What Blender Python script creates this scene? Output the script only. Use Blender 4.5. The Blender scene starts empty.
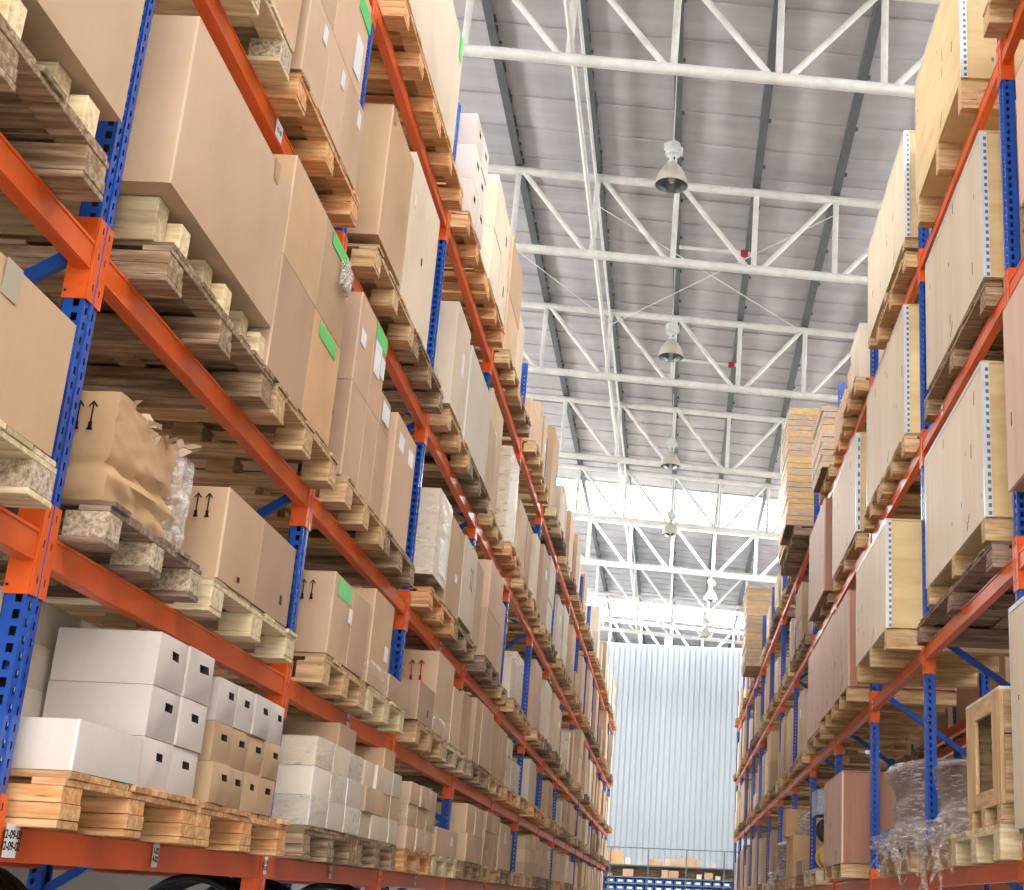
import bpy, bmesh, math, random
from mathutils import Vector, Matrix, noise
R = math.radians
PI = math.pi
#HS
# goods the photograph shows nothing of are left out; the smallest distant boxes become one mass (keys are label checksums)
HIDDEN = {6070161, 15162684, 16955001, 42162126, 75810632, 100652362, 118585048, 151893627, 244595438, 344173893, 382243839, 392233445, 441493766, 451544152,
456888909, 464146166, 466719592, 476566823, 536835305, 552971441, 615980918, 625743709, 659694897, 661516842, 672884743, 679531843, 722963530,
752411544, 769906997, 772736060, 788240844, 812696451, 832475339, 868662147, 870583054, 873440671, 914051560, 937187012, 1010327284, 1013223350,
1023580923, 1027097225, 1035548511, 1036652047, 1054121856, 1073222753, 1090698320, 1108420303, 1144949708, 1154094652, 1164860042, 1170572263,
1181069072, 1203571750, 1203978735, 1227340789, 1232845951, 1252907015, 1300380730, 1319409526, 1344255814, 1350657878, 1361469562, 1386355295,
1391402976, 1408858267, 1427507380, 1460260217, 1486654747, 1507092230, 1517198447, 1525745577, 1528861116, 1530510884, 1536961055, 1546721977,
1561835031, 1573392635, 1599834536, 1611378462, 1624968994, 1649052374, 1655826811, 1674627697, 1678285877, 1680275321, 1723553065, 1725922193,
1740270766, 1743175148, 1755043506, 1786373864, 1796930922, 1817042256, 1846937549, 1864879044, 1878367106, 1888588958, 1892249426, 1915113145,
1934277260, 1952880695, 1978154276, 2000012651, 2023146594, 2037363365, 2072070536, 2080225608, 2080285476, 2093569631, 2122509743, 2128438034,
2187603564, 2190521244, 2192993710, 2208245319, 2228115073, 2230784695, 2250453485, 2253604485, 2365442674, 2379275228, 2387253348, 2400814884,
2402505014, 2431938549, 2438162649, 2472137063, 2475454520, 2476254470, 2490249655, 2506358832, 2531121574, 2563779920, 2605495943, 2640518020,
2665979241, 2669450562, 2684357599, 2692154097, 2713391421, 2732059771, 2784137842, 2787207475, 2811115461, 2815386637, 2827137939, 2833943980,
2850665533, 2867411933, 2888526909, 2900198125, 2914875805, 2942347877, 2945691356, 2946789456, 2957433078, 2960383916, 2961944471, 2965137393,
2984291022, 3002438337, 3005283366, 3082801058, 3086141981, 3095444861, 3147509987, 3159180573, 3162533658, 3166317884, 3170478681, 3180329665,
3198300154, 3230815647, 3238256464, 3254207136, 3268369542, 3272527432, 3287534408, 3314713556, 3334338716, 3334910058, 3342710849, 3367440069,
3374735672, 3376299772, 3391996528, 3407587752, 3425135898, 3443870901, 3486232595, 3507259331, 3522697779, 3535799317, 3542449610, 3548620535,
3574495112, 3583277948, 3647508150, 3651851422, 3715444154, 3755541634, 3778241023, 3822153718, 3845726206, 3846296733, 3859000003, 3871659485,
3897750191, 3908968254, 3926365142, 3932000344, 3945111837, 3946621307, 3949102313, 3959200765, 3960733677, 3964790875, 3986031667, 3993684509,
4013823196, 4069972407, 4074598106, 4076038554, 4082913419, 4101680444, 4106111357, 4128135499, 4173230192, 4180727139, 4201609431, 4229007125,
4229736318, 4237528265, 4274014191}
SMALL = {35116641, 37192409, 54714954, 156033848, 162416509, 376096965, 482108860, 500469002, 505156346, 574101501, 633378235, 667470034, 779578193,
784062524, 806220570, 844082754, 998038530, 1055162279, 1061111204, 1087187762, 1094732548, 1317644242, 1462196384, 1546647701, 1612022128,
1732535648, 1780251696, 1780693107, 1810007382, 1833680287, 1845108214, 1880414419, 1883988127, 1893217892, 1925764545, 2061106811, 2115661259,
2148508604, 2324268158, 2392796069, 2429323752, 2432781441, 2464946060, 2546432320, 2751461891, 2856343936, 2866816100, 2906835405, 2922321401,
3019323787, 3024852921, 3085676887, 3117516885, 3122236186, 3204549149, 3267015602, 3306159264, 3364352001, 3395031342, 3399463959, 3446566038,
3509698259, 3522611332, 3546647064, 3636236954, 3651481347, 3661572036, 3671498689, 3689186422, 3808064255, 3890877405, 3911559612, 3990356557,
4085583953, 4088066408, 4094174117, 4094825489, 4156791344, 4177433101, 4195701483, 4223089658, 4263601655, 4269554099, 4291865253, 4291901722}
#HE
EYE = 1.5                      # camera height above the floor; heights below are measured from eye level
scene = bpy.context.scene
COL = scene.collection

# ------------------------------------------------------------------ materials
def lin(c):
    return tuple((v/255/12.92) if v/255 <= .04045 else ((v/255+.055)/1.055)**2.4 for v in c)
def newmat(name):
    m = bpy.data.materials.new(name); m.use_nodes = True
    nt = m.node_tree
    b = nt.nodes['Principled BSDF']
    return m, nt, b
def mixrgb(nt, fac, a, b, mode='MIX'):
    n = nt.nodes.new('ShaderNodeMix'); n.data_type = 'RGBA'; n.blend_type = mode
    for s, v in ((n.inputs[0], fac), (n.inputs[6], a), (n.inputs[7], b)):
        if hasattr(v, 'is_linked'): nt.links.new(v, s)
        elif isinstance(v, (int, float)): s.default_value = v
        else: s.default_value = (*v, 1) if len(v) == 3 else v
    return n.outputs[2]
def noise_tex(nt, scale, detail=3, vec=None, rough=.5):
    n = nt.nodes.new('ShaderNodeTexNoise'); n.inputs['Scale'].default_value = scale
    n.inputs['Detail'].default_value = detail; n.inputs['Roughness'].default_value = rough
    if vec is not None: nt.links.new(vec, n.inputs['Vector'])
    return n.outputs['Fac']
def mapping(nt, scale, kind='Object'):
    tc = nt.nodes.new('ShaderNodeTexCoord'); mp = nt.nodes.new('ShaderNodeMapping')
    mp.inputs['Scale'].default_value = scale
    oi = nt.nodes.new('ShaderNodeObjectInfo')
    ad = nt.nodes.new('ShaderNodeVectorMath'); ad.operation = 'ADD'
    mu = nt.nodes.new('ShaderNodeMath'); mu.operation = 'MULTIPLY'; mu.inputs[1].default_value = 37.0
    nt.links.new(oi.outputs['Random'], mu.inputs[0])
    nt.links.new(tc.outputs[kind], ad.inputs[0]); nt.links.new(mu.outputs[0], ad.inputs[1])
    nt.links.new(ad.outputs[0], mp.inputs['Vector'])
    return mp.outputs[0], oi
def ramp(nt, fac, stops):
    r = nt.nodes.new('ShaderNodeValToRGB')
    e = r.color_ramp.elements
    e[0].position, e[0].color = stops[0][0], (*stops[0][1], 1)
    e[1].position, e[1].color = stops[-1][0], (*stops[-1][1], 1)
    for p, c in stops[1:-1]:
        x = e.new(p); x.color = (*c, 1)
    nt.links.new(fac, r.inputs[0]); return r.outputs[0]
def bump(nt, b, h, strength, dist=.01):
    n = nt.nodes.new('ShaderNodeBump'); n.inputs['Strength'].default_value = strength
    n.inputs['Distance'].default_value = dist
    nt.links.new(h, n.inputs['Height']); nt.links.new(n.outputs[0], b.inputs['Normal'])

def cardboard(name, c, stain=.12, rough=.7):
    m, nt, b = newmat(name)
    v, oi = mapping(nt, (1, 1, 1))
    c = lin(c)
    n1 = noise_tex(nt, 2.2, 4, v); n2 = noise_tex(nt, 60, 2, v)
    vs, _ = mapping(nt, (6, 6, .25)); n3 = noise_tex(nt, 9, 2, vs)
    dark = tuple(x*f for x, f in zip(c, (.74, .68, .6)))
    col = ramp(nt, n1, [(.3, dark), (.52, c), (.75, tuple(min(1, x*1.1) for x in c))])
    col = mixrgb(nt, min(1, stain*3.5), c, col)
    col = mixrgb(nt, .04, col, ramp(nt, n3, [(.3, tuple(x*.55 for x in c)), (.7, tuple(min(1, x*1.25) for x in c))]))
    hs = nt.nodes.new('ShaderNodeHueSaturation'); nt.links.new(col, hs.inputs['Color'])
    mr = nt.nodes.new('ShaderNodeMapRange'); mr.inputs[3].default_value = .86; mr.inputs[4].default_value = 1.12
    nt.links.new(oi.outputs['Random'], mr.inputs[0]); nt.links.new(mr.outputs[0], hs.inputs['Value'])
    nt.links.new(hs.outputs[0], b.inputs['Base Color'])
    b.inputs['Roughness'].default_value = rough
    bump(nt, b, n2, .12, .004)
    return m
def wood(name, a, c, scale=(1.2, 14, 14), rough=.7, knots=True):
    m, nt, b = newmat(name)
    v, oi = mapping(nt, scale)
    geo = nt.nodes.new('ShaderNodeNewGeometry')
    ad = nt.nodes.new('ShaderNodeVectorMath'); ad.operation = 'ADD'
    mu = nt.nodes.new('ShaderNodeMath'); mu.operation = 'MULTIPLY'; mu.inputs[1].default_value = 53
    nt.links.new(geo.outputs['Random Per Island'], mu.inputs[0])
    nt.links.new(v, ad.inputs[0]); nt.links.new(mu.outputs[0], ad.inputs[1])
    n1 = noise_tex(nt, 2.5, 5, ad.outputs[0], .65)
    a, c = lin(a), lin(c)
    col = ramp(nt, n1, [(.25, tuple(x*.6 for x in c)), (.45, c), (.62, a), (.8, tuple(min(1, x*1.12) for x in a))])
    isl = ramp(nt, geo.outputs['Random Per Island'], [(0, (.62, .58, .52)), (.5, (.95, .93, .9)), (1, (1.15, 1.1, 1.05))])
    col = mixrgb(nt, 1, col, isl, 'MULTIPLY')
    if knots:
        n2 = noise_tex(nt, 6, 1, v)
        col = mixrgb(nt, ramp(nt, n2, [(.72, (0, 0, 0)), (.76, (1, 1, 1))]), col, tuple(x*.28 for x in c))
    nt.links.new(col, b.inputs['Base Color'])
    b.inputs['Roughness'].default_value = rough
    bump(nt, b, n1, .3, .004)
    return m
def plywood(name, a, c, grain='Z'):
    m, nt, b = newmat(name)
    v, oi = mapping(nt, (4, 4, .5) if grain == 'Z' else (1, 1, 5))
    v2, _ = mapping(nt, (3, 3, 1.6))
    n1 = noise_tex(nt, 1.6, 5, v, .6); n2 = noise_tex(nt, 1.1, 2, v)
    vo = nt.nodes.new('ShaderNodeTexVoronoi'); vo.inputs['Scale'].default_value = 1.6
    nt.links.new(v2, vo.inputs['Vector'])
    a, c = lin(a), lin(c)
    col = ramp(nt, n1, [(.3, c), (.55, a), (.8, tuple(min(1, x*1.08) for x in a))])
    kn = ramp(nt, vo.outputs['Distance'], [(.035, (1, 1, 1)), (.07, (0, 0, 0))])
    col = mixrgb(nt, kn, col, tuple(x*.32 for x in c))
    hs = nt.nodes.new('ShaderNodeHueSaturation'); nt.links.new(col, hs.inputs['Color'])
    mr = nt.nodes.new('ShaderNodeMapRange'); mr.inputs[3].default_value = .9; mr.inputs[4].default_value = 1.1
    nt.links.new(oi.outputs['Random'], mr.inputs[0]); nt.links.new(mr.outputs[0], hs.inputs['Value'])
    nt.links.new(hs.outputs[0], b.inputs['Base Color'])
    b.inputs['Roughness'].default_value = .55
    bump(nt, b, n1, .12, .003)
    return m
def paint(name, c, rough=.35, wear=.15, wearc=(120, 60, 35), metal=0):
    m, nt, b = newmat(name)
    v, oi = mapping(nt, (1, 1, 1))
    n1 = noise_tex(nt, 3, 5, v, .65)
    c = lin(c)
    col = ramp(nt, n1, [(.3, tuple(x*.82 for x in c)), (.6, c)])
    n2 = noise_tex(nt, 18, 4, v, .7)
    col = mixrgb(nt, ramp(nt, n2, [(.66, (0, 0, 0)), (.72, (wear*4, wear*4, wear*4))]), col, lin(wearc))
    nt.links.new(col, b.inputs['Base Color'])
    b.inputs['Roughness'].default_value = rough; b.inputs['Metallic'].default_value = metal
    bump(nt, b, n1, .05, .003)
    return m
def film(name, tint=(235, 232, 235), clear=.55, spec=.9, sc=(1, 1, 3.5)):
    m, nt, b = newmat(name)
    v, oi = mapping(nt, sc)
    n1 = noise_tex(nt, 7, 5, v, .7); n2 = noise_tex(nt, 26, 3, v)
    b.inputs['Base Color'].default_value = (*lin(tint), 1)
    b.inputs['Roughness'].default_value = .2
    al = ramp(nt, n1, [(.40, (.12*(1-clear),)*3), (.56, (.5*(1-clear),)*3), (.72, (min(1, 1.3*(1-clear)),)*3)])
    nt.links.new(al, b.inputs['Alpha'])
    bump(nt, b, n1, .6, .02)
    return m
def emit(name, c, s):
    m, nt, b = newmat(name)
    b.inputs['Base Color'].default_value = (*c, 1)
    b.inputs['Emission Color'].default_value = (*c, 1); b.inputs['Emission Strength'].default_value = s
    return m
def plain(name, c, rough=.5, metal=0):
    m, nt, b = newmat(name)
    v, oi = mapping(nt, (1, 1, 1))
    n1 = noise_tex(nt, 4, 4, v)
    c = lin(c)
    nt.links.new(ramp(nt, n1, [(.3, tuple(x*.9 for x in c)), (.7, c)]), b.inputs['Base Color'])
    b.inputs['Roughness'].default_value = rough; b.inputs['Metallic'].default_value = metal
    return m

M = dict(
 brown=cardboard('cardboard_brown', (200, 166, 130)), tan=cardboard('cardboard_tan', (208, 176, 144)),
 rose=cardboard('cardboard_rose', (194, 160, 132)), cream=cardboard('cardboard_cream', (224, 206, 182)),
 white=cardboard('cardboard_white', (214, 203, 194), .07), offwhite=cardboard('cardboard_offwhite', (226, 214, 194), .06),
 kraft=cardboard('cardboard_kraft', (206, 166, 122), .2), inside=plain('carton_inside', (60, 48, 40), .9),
 pine=wood('pine', (224, 196, 154), (194, 156, 110)), orangepine=wood('orange_pine', (232, 192, 145), (212, 152, 96)),
 oldwood=wood('old_wood', (188, 165, 138), (140, 112, 84)), greywood=wood('grey_wood', (172, 150, 130), (128, 106, 88)),
 palewood=wood('pale_wood', (238, 224, 190), (220, 198, 156)), chip=None,
 ply=plywood('plywood_pale', (230, 212, 184), (224, 202, 170)), plyh=plywood('plywood_yellow', (228, 198, 146), (214, 176, 120), 'X'),
 redply=plywood('plywood_red', (220, 184, 162), (210, 170, 148)), redside=plywood('plywood_red_end', (182, 128, 102), (162, 104, 80)),
 orange=paint('orange_paint', (234, 98, 34), .34, .07), blue=paint('blue_paint', (30, 84, 178), .26, .04, (70, 80, 110)),
 galv=paint('galvanised_steel', (112, 120, 122), .45, .1, (150, 150, 150), .5), whitesteel=paint('white_steel', (250, 249, 244), .4, .05, (200, 192, 178)),
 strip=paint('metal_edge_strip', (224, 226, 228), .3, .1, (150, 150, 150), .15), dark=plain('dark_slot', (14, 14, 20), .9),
 black=plain('black_ink', (28, 26, 26), .7), red=plain('red_print', (214, 60, 30), .6), green=plain('green_label', (96, 214, 110), .5),
 label=plain('paper_label', (240, 240, 242), .5), tape=plain('grey_tape', (184, 172, 150), .4), browntape=plain('brown_tape', (196, 156, 108), .3),
 film=film('stretch_film', (236, 232, 228), .2), thickfilm=film('wrinkled_film', (226, 214, 208), .30), filmclear=film('clear_film', (246, 240, 230), .6),
 sack=plain('wrapped_sack', (116, 84, 74), .5), rubber=plain('black_rubber', (22, 22, 24), .4), lampwhite=plain('lamp_housing', (226, 230, 226), .4),
 lampbell=plain('lamp_bell', (216, 208, 196), .35), reflector=plain('lamp_reflector', (170, 174, 178), .25, .8), glass=plain('lamp_bulb', (235, 235, 230), .15),
 binblue=plain('blue_bin', (66, 110, 186), .5), wallwhite=None, yellow=plain('yellow_wood', (226, 178, 96), .5), redpaint=plain('red_clamp', (190, 50, 40), .5))
def chipmat():
    m, nt, b = newmat('chipboard_block')
    v, oi = mapping(nt, (1, 1, 1))
    n = noise_tex(nt, 55, 3, v, .7); n0 = noise_tex(nt, 4, 2, v)
    c = ramp(nt, n, [(.3, lin((120, 98, 76))), (.5, lin((190, 170, 142))), (.7, lin((226, 212, 190)))])
    nt.links.new(c, b.inputs['Base Color']); b.inputs['Roughness'].default_value = .85
    bump(nt, b, n, .5, .006); return m
M['chip'] = chipmat()
def ceilmat():
    m, nt, b = newmat('foil_roof_lining')
    v, oi = mapping(nt, (.35, 2.2, 1))
    n1 = noise_tex(nt, 1.2, 5, v, .6)
    v2, _ = mapping(nt, (1.4, .35, 1)); n2 = noise_tex(nt, 1.5, 3, v2)
    c = ramp(nt, n1, [(.3, lin((192, 190, 193))), (.7, lin((224, 222, 226)))])
    nt.links.new(mixrgb(nt, .3, c, ramp(nt, n2, [(.35, lin((164, 161, 161))), (.7, lin((222, 219, 218)))])), b.inputs['Base Color'])
    b.inputs['Roughness'].default_value = .42; b.inputs['Metallic'].default_value = .1
    bump(nt, b, n1, .5, .05); return m
M['ceiling'] = ceilmat()
def wallmat(name, c):
    m, nt, b = newmat(name)
    v, oi = mapping(nt, (1, 1, .15))
    n1 = noise_tex(nt, .6, 4, v)
    c = lin(c)
    nt.links.new(ramp(nt, n1, [(.3, tuple(x*.88 for x in c)), (.7, c)]), b.inputs['Base Color'])
    b.inputs['Roughness'].default_value = .4; return m
M['wallwhite'] = wallmat('corrugated_white', (196, 204, 212)); M['wallside'] = wallmat('side_wall_paint', (104, 96, 90))
M['floor'] = plain('concrete_floor', (138, 134, 128), .45)
M['skylight'] = emit('skylight_daylight', (.97, .985, 1), 16)

M['bluewrap'] = plain('blue_grey_card', (150, 176, 206), .4)
M['edge'] = cardboard('cardboard_edge', (222, 194, 162), .05)
M['piney'] = wood('pine_rail', (232, 202, 156), (210, 170, 120), (14, 1.2, 14))
M['wrapfilm'] = film('tight_wrap_film', (240, 234, 230), .25, sc=(1.1, 1.1, 11))
M['pinez'] = wood('pine_upright', (232, 202, 156), (210, 170, 120), (14, 14, 1.2))
M['wallglow'] = emit('added_wall_glow', (1, .99, .97), 7.5)  # glow of the light bands added above the racks
# ------------------------------------------------------------------ mesh builder
class MB:
    def __init__(s): s.v, s.f, s.m = [], [], []
    def quad(s, a, b, c, d, m=0):
        i = len(s.v); s.v += [a, b, c, d]; s.f.append((i, i+1, i+2, i+3)); s.m.append(m)
    def box(s, x0, x1, y0, y1, z0, z1, m=0, b=0):
        x0, x1 = min(x0, x1), max(x0, x1); y0, y1 = min(y0, y1), max(y0, y1)
        i = len(s.v)
        if not b:
            s.v += [(x0, y0, z0), (x1, y0, z0), (x1, y1, z0), (x0, y1, z0), (x0, y0, z1), (x1, y0, z1), (x1, y1, z1), (x0, y1, z1)]
            for f in ((0, 3, 2, 1), (4, 5, 6, 7), (0, 1, 5, 4), (1, 2, 6, 5), (2, 3, 7, 6), (3, 0, 4, 7)):
                s.f.append(tuple(i+k for k in f)); s.m.append(m)
            return
        X, Y, Z = (x0, x1), (y0, y1), (z0, z1)
        idx = {}
        for a in (0, 1):
            for c in (0, 1):
                for e in (0, 1):
                    sx, sy, sz = (1, -1)[a]*b, (1, -1)[c]*b, (1, -1)[e]*b
                    for k, p in enumerate(((X[a], Y[c]+sy, Z[e]+sz), (X[a]+sx, Y[c], Z[e]+sz), (X[a]+sx, Y[c]+sy, Z[e]))):
                        idx[a, c, e, k] = len(s.v); s.v.append(p)
        def add(fs, flip):
            s.f.append(tuple(reversed(fs)) if flip else tuple(fs)); s.m.append(m)
        for t in (0, 1):
            add([idx[t, 0, 0, 0], idx[t, 1, 0, 0], idx[t, 1, 1, 0], idx[t, 0, 1, 0]], t == 0)
            add([idx[0, t, 0, 1], idx[1, t, 0, 1], idx[1, t, 1, 1], idx[0, t, 1, 1]], t == 1)
            add([idx[0, 0, t, 2], idx[1, 0, t, 2], idx[1, 1, t, 2], idx[0, 1, t, 2]], t == 0)
        for p in (0, 1):
            for q in (0, 1):
                add([idx[p, q, 0, 0], idx[p, q, 1, 0], idx[p, q, 1, 1], idx[p, q, 0, 1]], p != q)
                add([idx[p, 0, q, 0], idx[p, 1, q, 0], idx[p, 1, q, 2], idx[p, 0, q, 2]], p == q)
                add([idx[0, p, q, 1], idx[1, p, q, 1], idx[1, p, q, 2], idx[0, p, q, 2]], p != q)
        for a in (0, 1):
            for c in (0, 1):
                for e in (0, 1):
                    add([idx[a, c, e, 0], idx[a, c, e, 1], idx[a, c, e, 2]], (a+c+e) % 2 == 1)
    def ring_tube(s, pts, rad, n=10, m=0, closed=False, cap=True, sq=False):
        pts = [Vector(p) for p in pts]; rings = []
        N = len(pts)
        prev = None
        for k, p in enumerate(pts):
            d = (pts[(k+1) % N] - pts[k-1]) if closed else ((pts[min(k+1, N-1)] - pts[max(k-1, 0)]))
            d.normalize()
            up = Vector((0, 0, 1)) if abs(d.z) < .9 else Vector((0, 1, 0))
            if prev is not None: up = prev
            a = d.cross(up)
            if a.length < 1e-4: a = d.cross(Vector((1, 0, 0)))
            a.normalize(); bb = a.cross(d).normalized(); prev = bb
            r = rad[k] if isinstance(rad, (list, tuple)) else rad
            st = len(s.v)
            for j in range(n):
                t = 2*PI*(j+(.5 if sq else 0))/n
                q = p + a*math.cos(t)*r + bb*math.sin(t)*r
                s.v.append(tuple(q))
            rings.append(st)
        for k in range(N if closed else N-1):
            r0, r1 = rings[k], rings[(k+1) % N]
            for j in range(n):
                s.f.append((r0+j, r0+(j+1) % n, r1+(j+1) % n, r1+j)); s.m.append(m)
        if cap and not closed:
            s.f.append(tuple(rings[0]+j for j in reversed(range(n)))); s.m.append(m)
            s.f.append(tuple(rings[-1]+j for j in range(n))); s.m.append(m)
    def bar(s, p, q, w, h, m=0):
        """rectangular bar from p to q in the x-z plane, w along y, h across"""
        p, q = Vector(p), Vector(q); d = (q-p).normalized()
        a = Vector((0, 1, 0)) if abs(d.y) < .9 else Vector((1, 0, 0)); b = d.cross(a).normalized(); a = b.cross(d).normalized()
        i = len(s.v)
        for e in (p, q):
            for sa, sb in ((-1, -1), (1, -1), (1, 1), (-1, 1)): s.v.append(tuple(e + a*sa*w/2 + b*sb*h/2))
        for f in ((0, 1, 2, 3), (7, 6, 5, 4), (0, 4, 5, 1), (1, 5, 6, 2), (2, 6, 7, 3), (3, 7, 4, 0)):
            s.f.append(tuple(i+k for k in f)); s.m.append(m)
    def lathe(s, prof, n=32, c=(0, 0, 0), m=0):
        st = len(s.v)
        for r, z in prof:
            for j in range(n):
                t = 2*PI*j/n; s.v.append((c[0]+r*math.cos(t), c[1]+r*math.sin(t), c[2]+z))
        for k in range(len(prof)-1):
            for j in range(n):
                a, b = st+k*n+j, st+k*n+(j+1) % n
                s.f.append((a, b, b+n, a+n)); s.m.append(m)
    def mesh(s, name, mats, smooth=0, fix=False):
        me = bpy.data.meshes.new(name)
        me.from_pydata(s.v, [], s.f)
        for m in (mats if isinstance(mats, (list, tuple)) else [mats]):
            me.materials.append(M[m] if isinstance(m, str) else m)
        me.polygons.foreach_set('material_index', s.m)
        if fix:
            bm = bmesh.new(); bm.from_mesh(me); bmesh.ops.recalc_face_normals(bm, faces=bm.faces); bm.to_mesh(me); bm.free()
        if smooth:
            me.polygons.foreach_set('use_smooth', [True]*len(me.polygons))
            me.set_sharp_from_angle(angle=R(smooth))
        me.update()
        return me
def link(name, me, parent=None, loc=None, rz=0):
    o = bpy.data.objects.new(name, me); COL.objects.link(o)
    if parent is not None: o.parent = parent
    if loc is not None: o.location = loc
    if rz: o.rotation_euler.z = rz
    return o
LABELS = {}
from zlib import crc32
def hid(label): return crc32(label.encode()) in HIDDEN
SMALL_V = {}
def add_small(me, loc):
    for p in me.polygons:
        m = me.materials[p.material_index].name
        v, f = SMALL_V.setdefault(m, ([], []))
        o = len(v)
        for vi in p.vertices:
            c = me.vertices[vi].co; v.append((c.x+loc[0], c.y+loc[1], c.z+loc[2]+EYE))
        f.append(tuple(range(o, o+len(p.vertices))))
def tag(o, label, cat, group=None, kind=None):
    n = len(label.split())
    if not 4 <= n <= 16: print('LABEL LENGTH', n, label)
    if label in LABELS: print('DUP LABEL', label)
    LABELS[label] = 1
    o['label'] = label; o['category'] = cat
    if group: o['group'] = group
    if kind: o['kind'] = kind
    return o
def thing(name, label, cat, loc, group=None, rz=0):
    o = bpy.data.objects.new(name, None); COL.objects.link(o)
    o.location = (loc[0], loc[1], loc[2]+EYE); o.rotation_euler.z = rz; o.empty_display_size = .2
    return tag(o, label, cat, group)
def solid(name, me, label, cat, loc, group=None, rz=0):
    o = link(name, me, None, (loc[0], loc[1], loc[2]+EYE), rz)
    return tag(o, label, cat, group)
def struct(name, me, loc=(0, 0, 0)):
    o = link(name, me, None, (loc[0], loc[1], loc[2]+EYE)); o['kind'] = 'structure'; return o

# ------------------------------------------------------------------ racks
BAY, PW, PD, PTOP = 2.797, .10, .07, 5.96
LX, RX = -1.93, 1.75
L_Y0, L_N = 4.18-BAY, 15
R_Y0, R_N = 7.2-BAY, 13
L_LEV = [.141, .994, 1.945, 3.32, 4.95]
R_LEV = [.286, 1.83, 3.38, 4.88]
ORD = ['first', 'second', 'third', 'fourth', 'fifth', 'sixth', 'seventh', 'eighth', 'ninth', 'tenth', 'eleventh', 'twelfth', 'thirteenth', 'fourteenth', 'fifteenth', 'sixteenth']

def slotted_face(mb, o, du, dv, nrm, w, h, cols, pitch, sw, sh, z0=.05):
    """flat face w wide (along du) and h high (z) with real rectangular holes; o = corner"""
    o, du, nrm = Vector(o), Vector(du), Vector(nrm)
    us = [0]
    for c in cols: us += [c-sw/2, c+sw/2]
    us.append(w)
    nrow = int((h-2*z0)/pitch)
    flip = du.cross(Vector((0, 0, 1))).dot(nrm) < 0
    def q(u0, u1, v0, v1):
        a = [o+du*u0+Vector((0, 0, v0)), o+du*u1+Vector((0, 0, v0)), o+du*u1+Vector((0, 0, v1)), o+du*u0+Vector((0, 0, v1))]
        if flip: a.reverse()
        mb.quad(*[tuple(p) for p in a])
    for k in range(0, len(us)-1, 2): q(us[k], us[k+1], 0, h)
    for k in range(1, len(us)-1, 2):
        u0, u1 = us[k], us[k+1]
        z = 0
        for r in range(nrow):
            a = z0+r*pitch
            q(u0, u1, z, a)
            z = a+sh
        q(u0, u1, z, h)
def post_mesh(a):
    """a=+1: the aisle lies on +x.  origin at the aisle-far corner at floor"""
    h = PTOP+EYE; mb = MB()
    slotted_face(mb, (0, -PW, 0), (0, 1, 0), 0, (a, 0, 0), PW, h, (.026, .074), .05, .016, .024)
    slotted_face(mb, (0, -PW, 0), (-a, 0, 0), 0, (0, -1, 0), PD, h, (.024,), .05, .020, .028, .07)
    slotted_face(mb, (0, 0, 0), (-a, 0, 0), 0, (0, 1, 0), PD, h, (.024,), .05, .020, .028, .07)
    # ridge down the middle of the aisle face, return lips at the back
    mb.box(0, a*.006, -PW/2-.008, -PW/2+.008, .02, h)
    mb.box(-a*PD, -a*(PD-.003), -PW, -PW+.022, 0, h); mb.box(-a*PD, -a*(PD-.003), -.022, 0, 0, h)
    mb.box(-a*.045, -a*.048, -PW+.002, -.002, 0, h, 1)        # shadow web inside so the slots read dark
    mb.box(0, -a*PD, -PW, 0, h-.002, h)
    mb.box(-a*(PD+.03), a*.03, -PW-.03, .03, 0, .008)
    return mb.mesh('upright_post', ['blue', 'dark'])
def connector_mesh(a, end):
    """end=0: beam starts at y=0 (post lies at y<0); end=1: beam ends at y=0 (post at y>0). z=0 is beam top"""
    mb = MB(); s = -1 if end == 0 else 1
    z0, z1 = -.20, .085
    mb.box(a*.002, -a*(PD+.004), 0, -s*.005, z0, z1, 0, .001)
    mb.box(a*.003, a*.008, -s*.005, s*.044, z0, z1, 0, .001)
    for z in (z0+.05, z0+.16, z0+.25):
        mb.box(a*.0082, a*.0090, s*.022, s*.027, z-.012, z+.010, 1)
    mb.box(-a*.060, -a*.068, -s*.0052, -s*.0075, z0+.022, z0+.030, 1)
    return mb.mesh('beam_connector', ['orange', 'dark'])
def beam_mesh(a, ln):
    mb = MB()
    mb.box(0, -a*.05, .005, ln-.005, -.10, 0, 0, .004)
    mb.box(0, a*.004, .006, ln-.006, -.098, -.088); mb.box(0, a*.004, .006, ln-.006, -.014, -.004)
    return mb.mesh('load_beam', ['orange'])
def text_mesh(txt, size):
    c = bpy.data.curves.new('lettering', 'FONT'); c.body = txt; c.size = size; c.align_x = 'CENTER'; c.align_y = 'CENTER'
    c.extrude = .0004; c.space_line = .95; c.offset = size*.02
    o = bpy.data.objects.new('lettering', c); COL.objects.link(o)
    dg = bpy.context.evaluated_depsgraph_get()
    me = bpy.data.meshes.new_from_object(o.evaluated_get(dg)); me.name = 'lettering'
    bpy.data.objects.remove(o); me.materials.clear(); me.materials.append(M['black'])
    return me
BEAM = {a: beam_mesh(a, BAY-PW) for a in (1, -1)}
CONN = {(a, e): connector_mesh(a, e) for a in (1, -1) for e in (0, 1)}
POST = {a: post_mesh(a) for a in (1, -1)}
def brace_mesh(a, nodes):
    mb = MB(); mb.bar(nodes[0], nodes[1], .03, .045); return mb.mesh('brace', ['blue'])
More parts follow.
